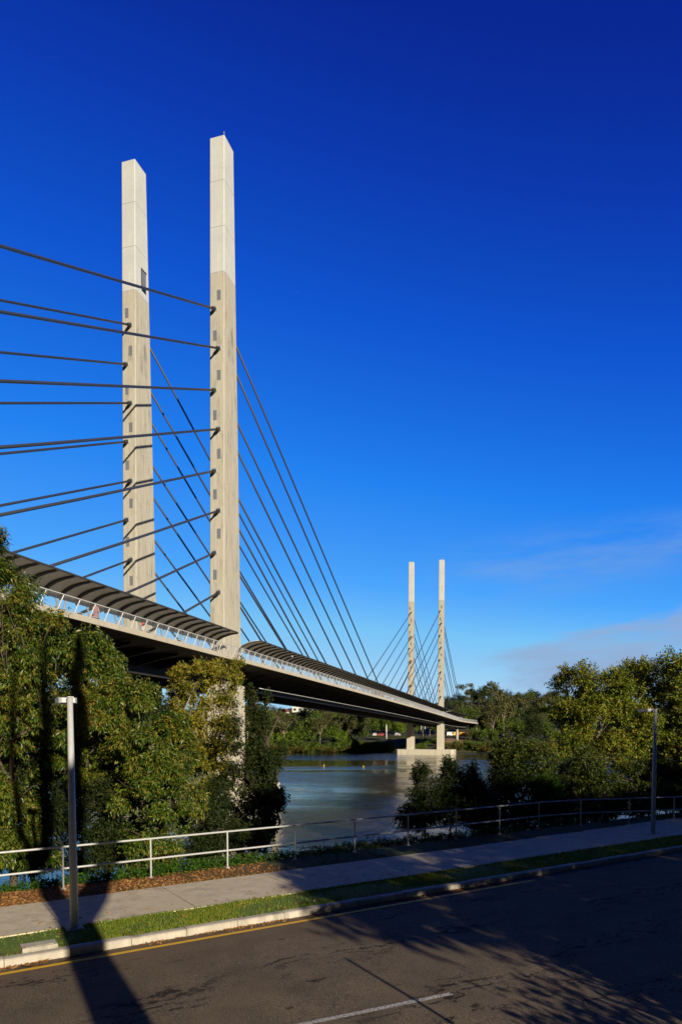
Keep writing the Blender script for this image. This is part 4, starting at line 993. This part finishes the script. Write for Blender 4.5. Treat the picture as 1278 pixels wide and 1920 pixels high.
# slim sign post on the camera side kerb
p = uv(6.15, 2.6); root = empty('sign_post', (p.x, p.y, float(HT(p.x, p.y))), 'slim galvanised sign post on the near side of the road', 'sign post')
m = MB(); m.tube([(0, 0, -.2), (0, 0, 2.3)], .03, 8); m.build('post', 'galvanised', root, True)

# ------------------------------------------------------------------ sky, sun, camera
w = bpy.data.worlds.new('World'); scene.world = w; w.use_nodes = True
n = w.node_tree.nodes; l = w.node_tree.links; bg = n['Background']
sky = n.new('ShaderNodeTexSky'); sky.sky_type = 'NISHITA'; sky.sun_disc = False
sky.sun_elevation = SUN_EL; sky.sun_rotation = math.atan2(SUN_V.x, SUN_V.y)
sky.altitude = 0; sky.air_density = 1.0; sky.dust_density = .3; sky.ozone_density = 4.0
sp = n.new('ShaderNodeSeparateColor'); l.new(sky.outputs[0], sp.inputs[0])
fac = math_(n, l, 'DIVIDE', sp.outputs[0], 4.0)
# the red of the physical sky places each direction on the deep polarised blue of this day
rp = ramp(n, [(0.0, (.002, .012, .16)), (.120, (.0030, .021, .285)), (.143, (.0037, .040, .41)), (.19, (.0054, .090, .62)), (.30, (.017, .223, .87)), (.48, (.075, .38, .97)), (.64, (.19, .55, .93)), (1.0, (.38, .66, .90))])
l.new(fac, rp.inputs['Fac'])
# thin mauve evening cloud low on the right
tc = n.new('ShaderNodeTexCoord'); sx = n.new('ShaderNodeSeparateXYZ'); l.new(tc.outputs['Generated'], sx.inputs[0])
yy = math_(n, l, 'MAXIMUM', sx.outputs['Y'], .05)
az = math_(n, l, 'DIVIDE', sx.outputs['X'], yy); el = math_(n, l, 'DIVIDE', sx.outputs['Z'], yy)
def ss(x, a, b):
    m = n.new('ShaderNodeMapRange'); m.interpolation_type = 'SMOOTHSTEP'; m.inputs[1].default_value = a; m.inputs[2].default_value = b
    l.new(x, m.inputs[0]); return m.outputs[0]
def streaks(sc, ky, det=7):
    cv = n.new('ShaderNodeCombineXYZ'); l.new(az, cv.inputs[0])
    tl = math_(n, l, 'MULTIPLY_ADD', az, -.10, el)
    l.new(math_(n, l, 'MULTIPLY', tl, ky), cv.inputs[1])
    t = n.new('ShaderNodeTexNoise'); t.inputs['Scale'].default_value = sc; t.inputs['Detail'].default_value = det; t.inputs['Roughness'].default_value = .6
    l.new(cv.outputs[0], t.inputs['Vector']); return t.outputs['Fac']
s1 = streaks(5.5, 4.5); s2 = streaks(4.0, 5.0)
top = math_(n, l, 'MULTIPLY_ADD', az, .27, .068)
dd = math_(n, l, 'SUBTRACT', top, el)
m1 = math_(n, l, 'MULTIPLY', ss(dd, -.012, .03), ss(az, .06, .30))
d1 = math_(n, l, 'MULTIPLY_ADD', math_(n, l, 'SUBTRACT', s1, .5), 3.2, math_(n, l, 'MULTIPLY_ADD', m1, 1.5, -.75))
d1 = math_(n, l, 'MULTIPLY', ss(d1, -.15, 1.05), .84)
e2 = math_(n, l, 'ABSOLUTE', math_(n, l, 'SUBTRACT', el, math_(n, l, 'MULTIPLY_ADD', az, .16, .20)))
m2 = math_(n, l, 'MULTIPLY', ss(e2, .07, .0), ss(az, .06, .26))
d2 = math_(n, l, 'MULTIPLY', math_(n, l, 'MULTIPLY', m2, ss(s2, .36, .66)), .32)
ahead = ss(sx.outputs['Y'], .1, .3)
den = math_(n, l, 'MULTIPLY', math_(n, l, 'MAXIMUM', d1, d2), ahead)
o = mix(n, l, den, rp.outputs[0], (.30, .41, .62))
# unseen sky overhead and behind the camera is dimmed to cut its blue fill
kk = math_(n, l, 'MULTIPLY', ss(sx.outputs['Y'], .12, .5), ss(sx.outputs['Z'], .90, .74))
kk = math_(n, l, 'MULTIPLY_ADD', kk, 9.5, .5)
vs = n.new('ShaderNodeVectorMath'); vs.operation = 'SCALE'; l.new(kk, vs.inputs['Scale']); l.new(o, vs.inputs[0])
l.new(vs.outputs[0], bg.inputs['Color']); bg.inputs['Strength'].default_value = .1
sd = bpy.data.lights.new('Sun', 'SUN'); sd.energy = 5.0; sd.angle = R(.53); sd.color = (1, .90, .72)
so = bpy.data.objects.new('Sun', sd); COL.objects.link(so); so.rotation_euler = SUN_V.to_track_quat('Z', 'Y').to_euler(); so.location = (20, -40, 40)
cd = bpy.data.cameras.new('Camera'); cam = bpy.data.objects.new('Camera', cd); COL.objects.link(cam)
cd.sensor_fit = 'AUTO'; cd.sensor_width = 36; cd.lens = 36*FPX/1920; cd.shift_y = (CYP-960)/1920
cd.clip_start = .1; cd.clip_end = 5000
cam.location = (0, 0, 0); cam.rotation_euler = (math.pi/2-PIT, 0, 0)
scene.camera = cam
scene.view_settings.view_transform = 'Standard'; scene.view_settings.look = 'None'
scene.view_settings.exposure = 0; scene.view_settings.gamma = 1
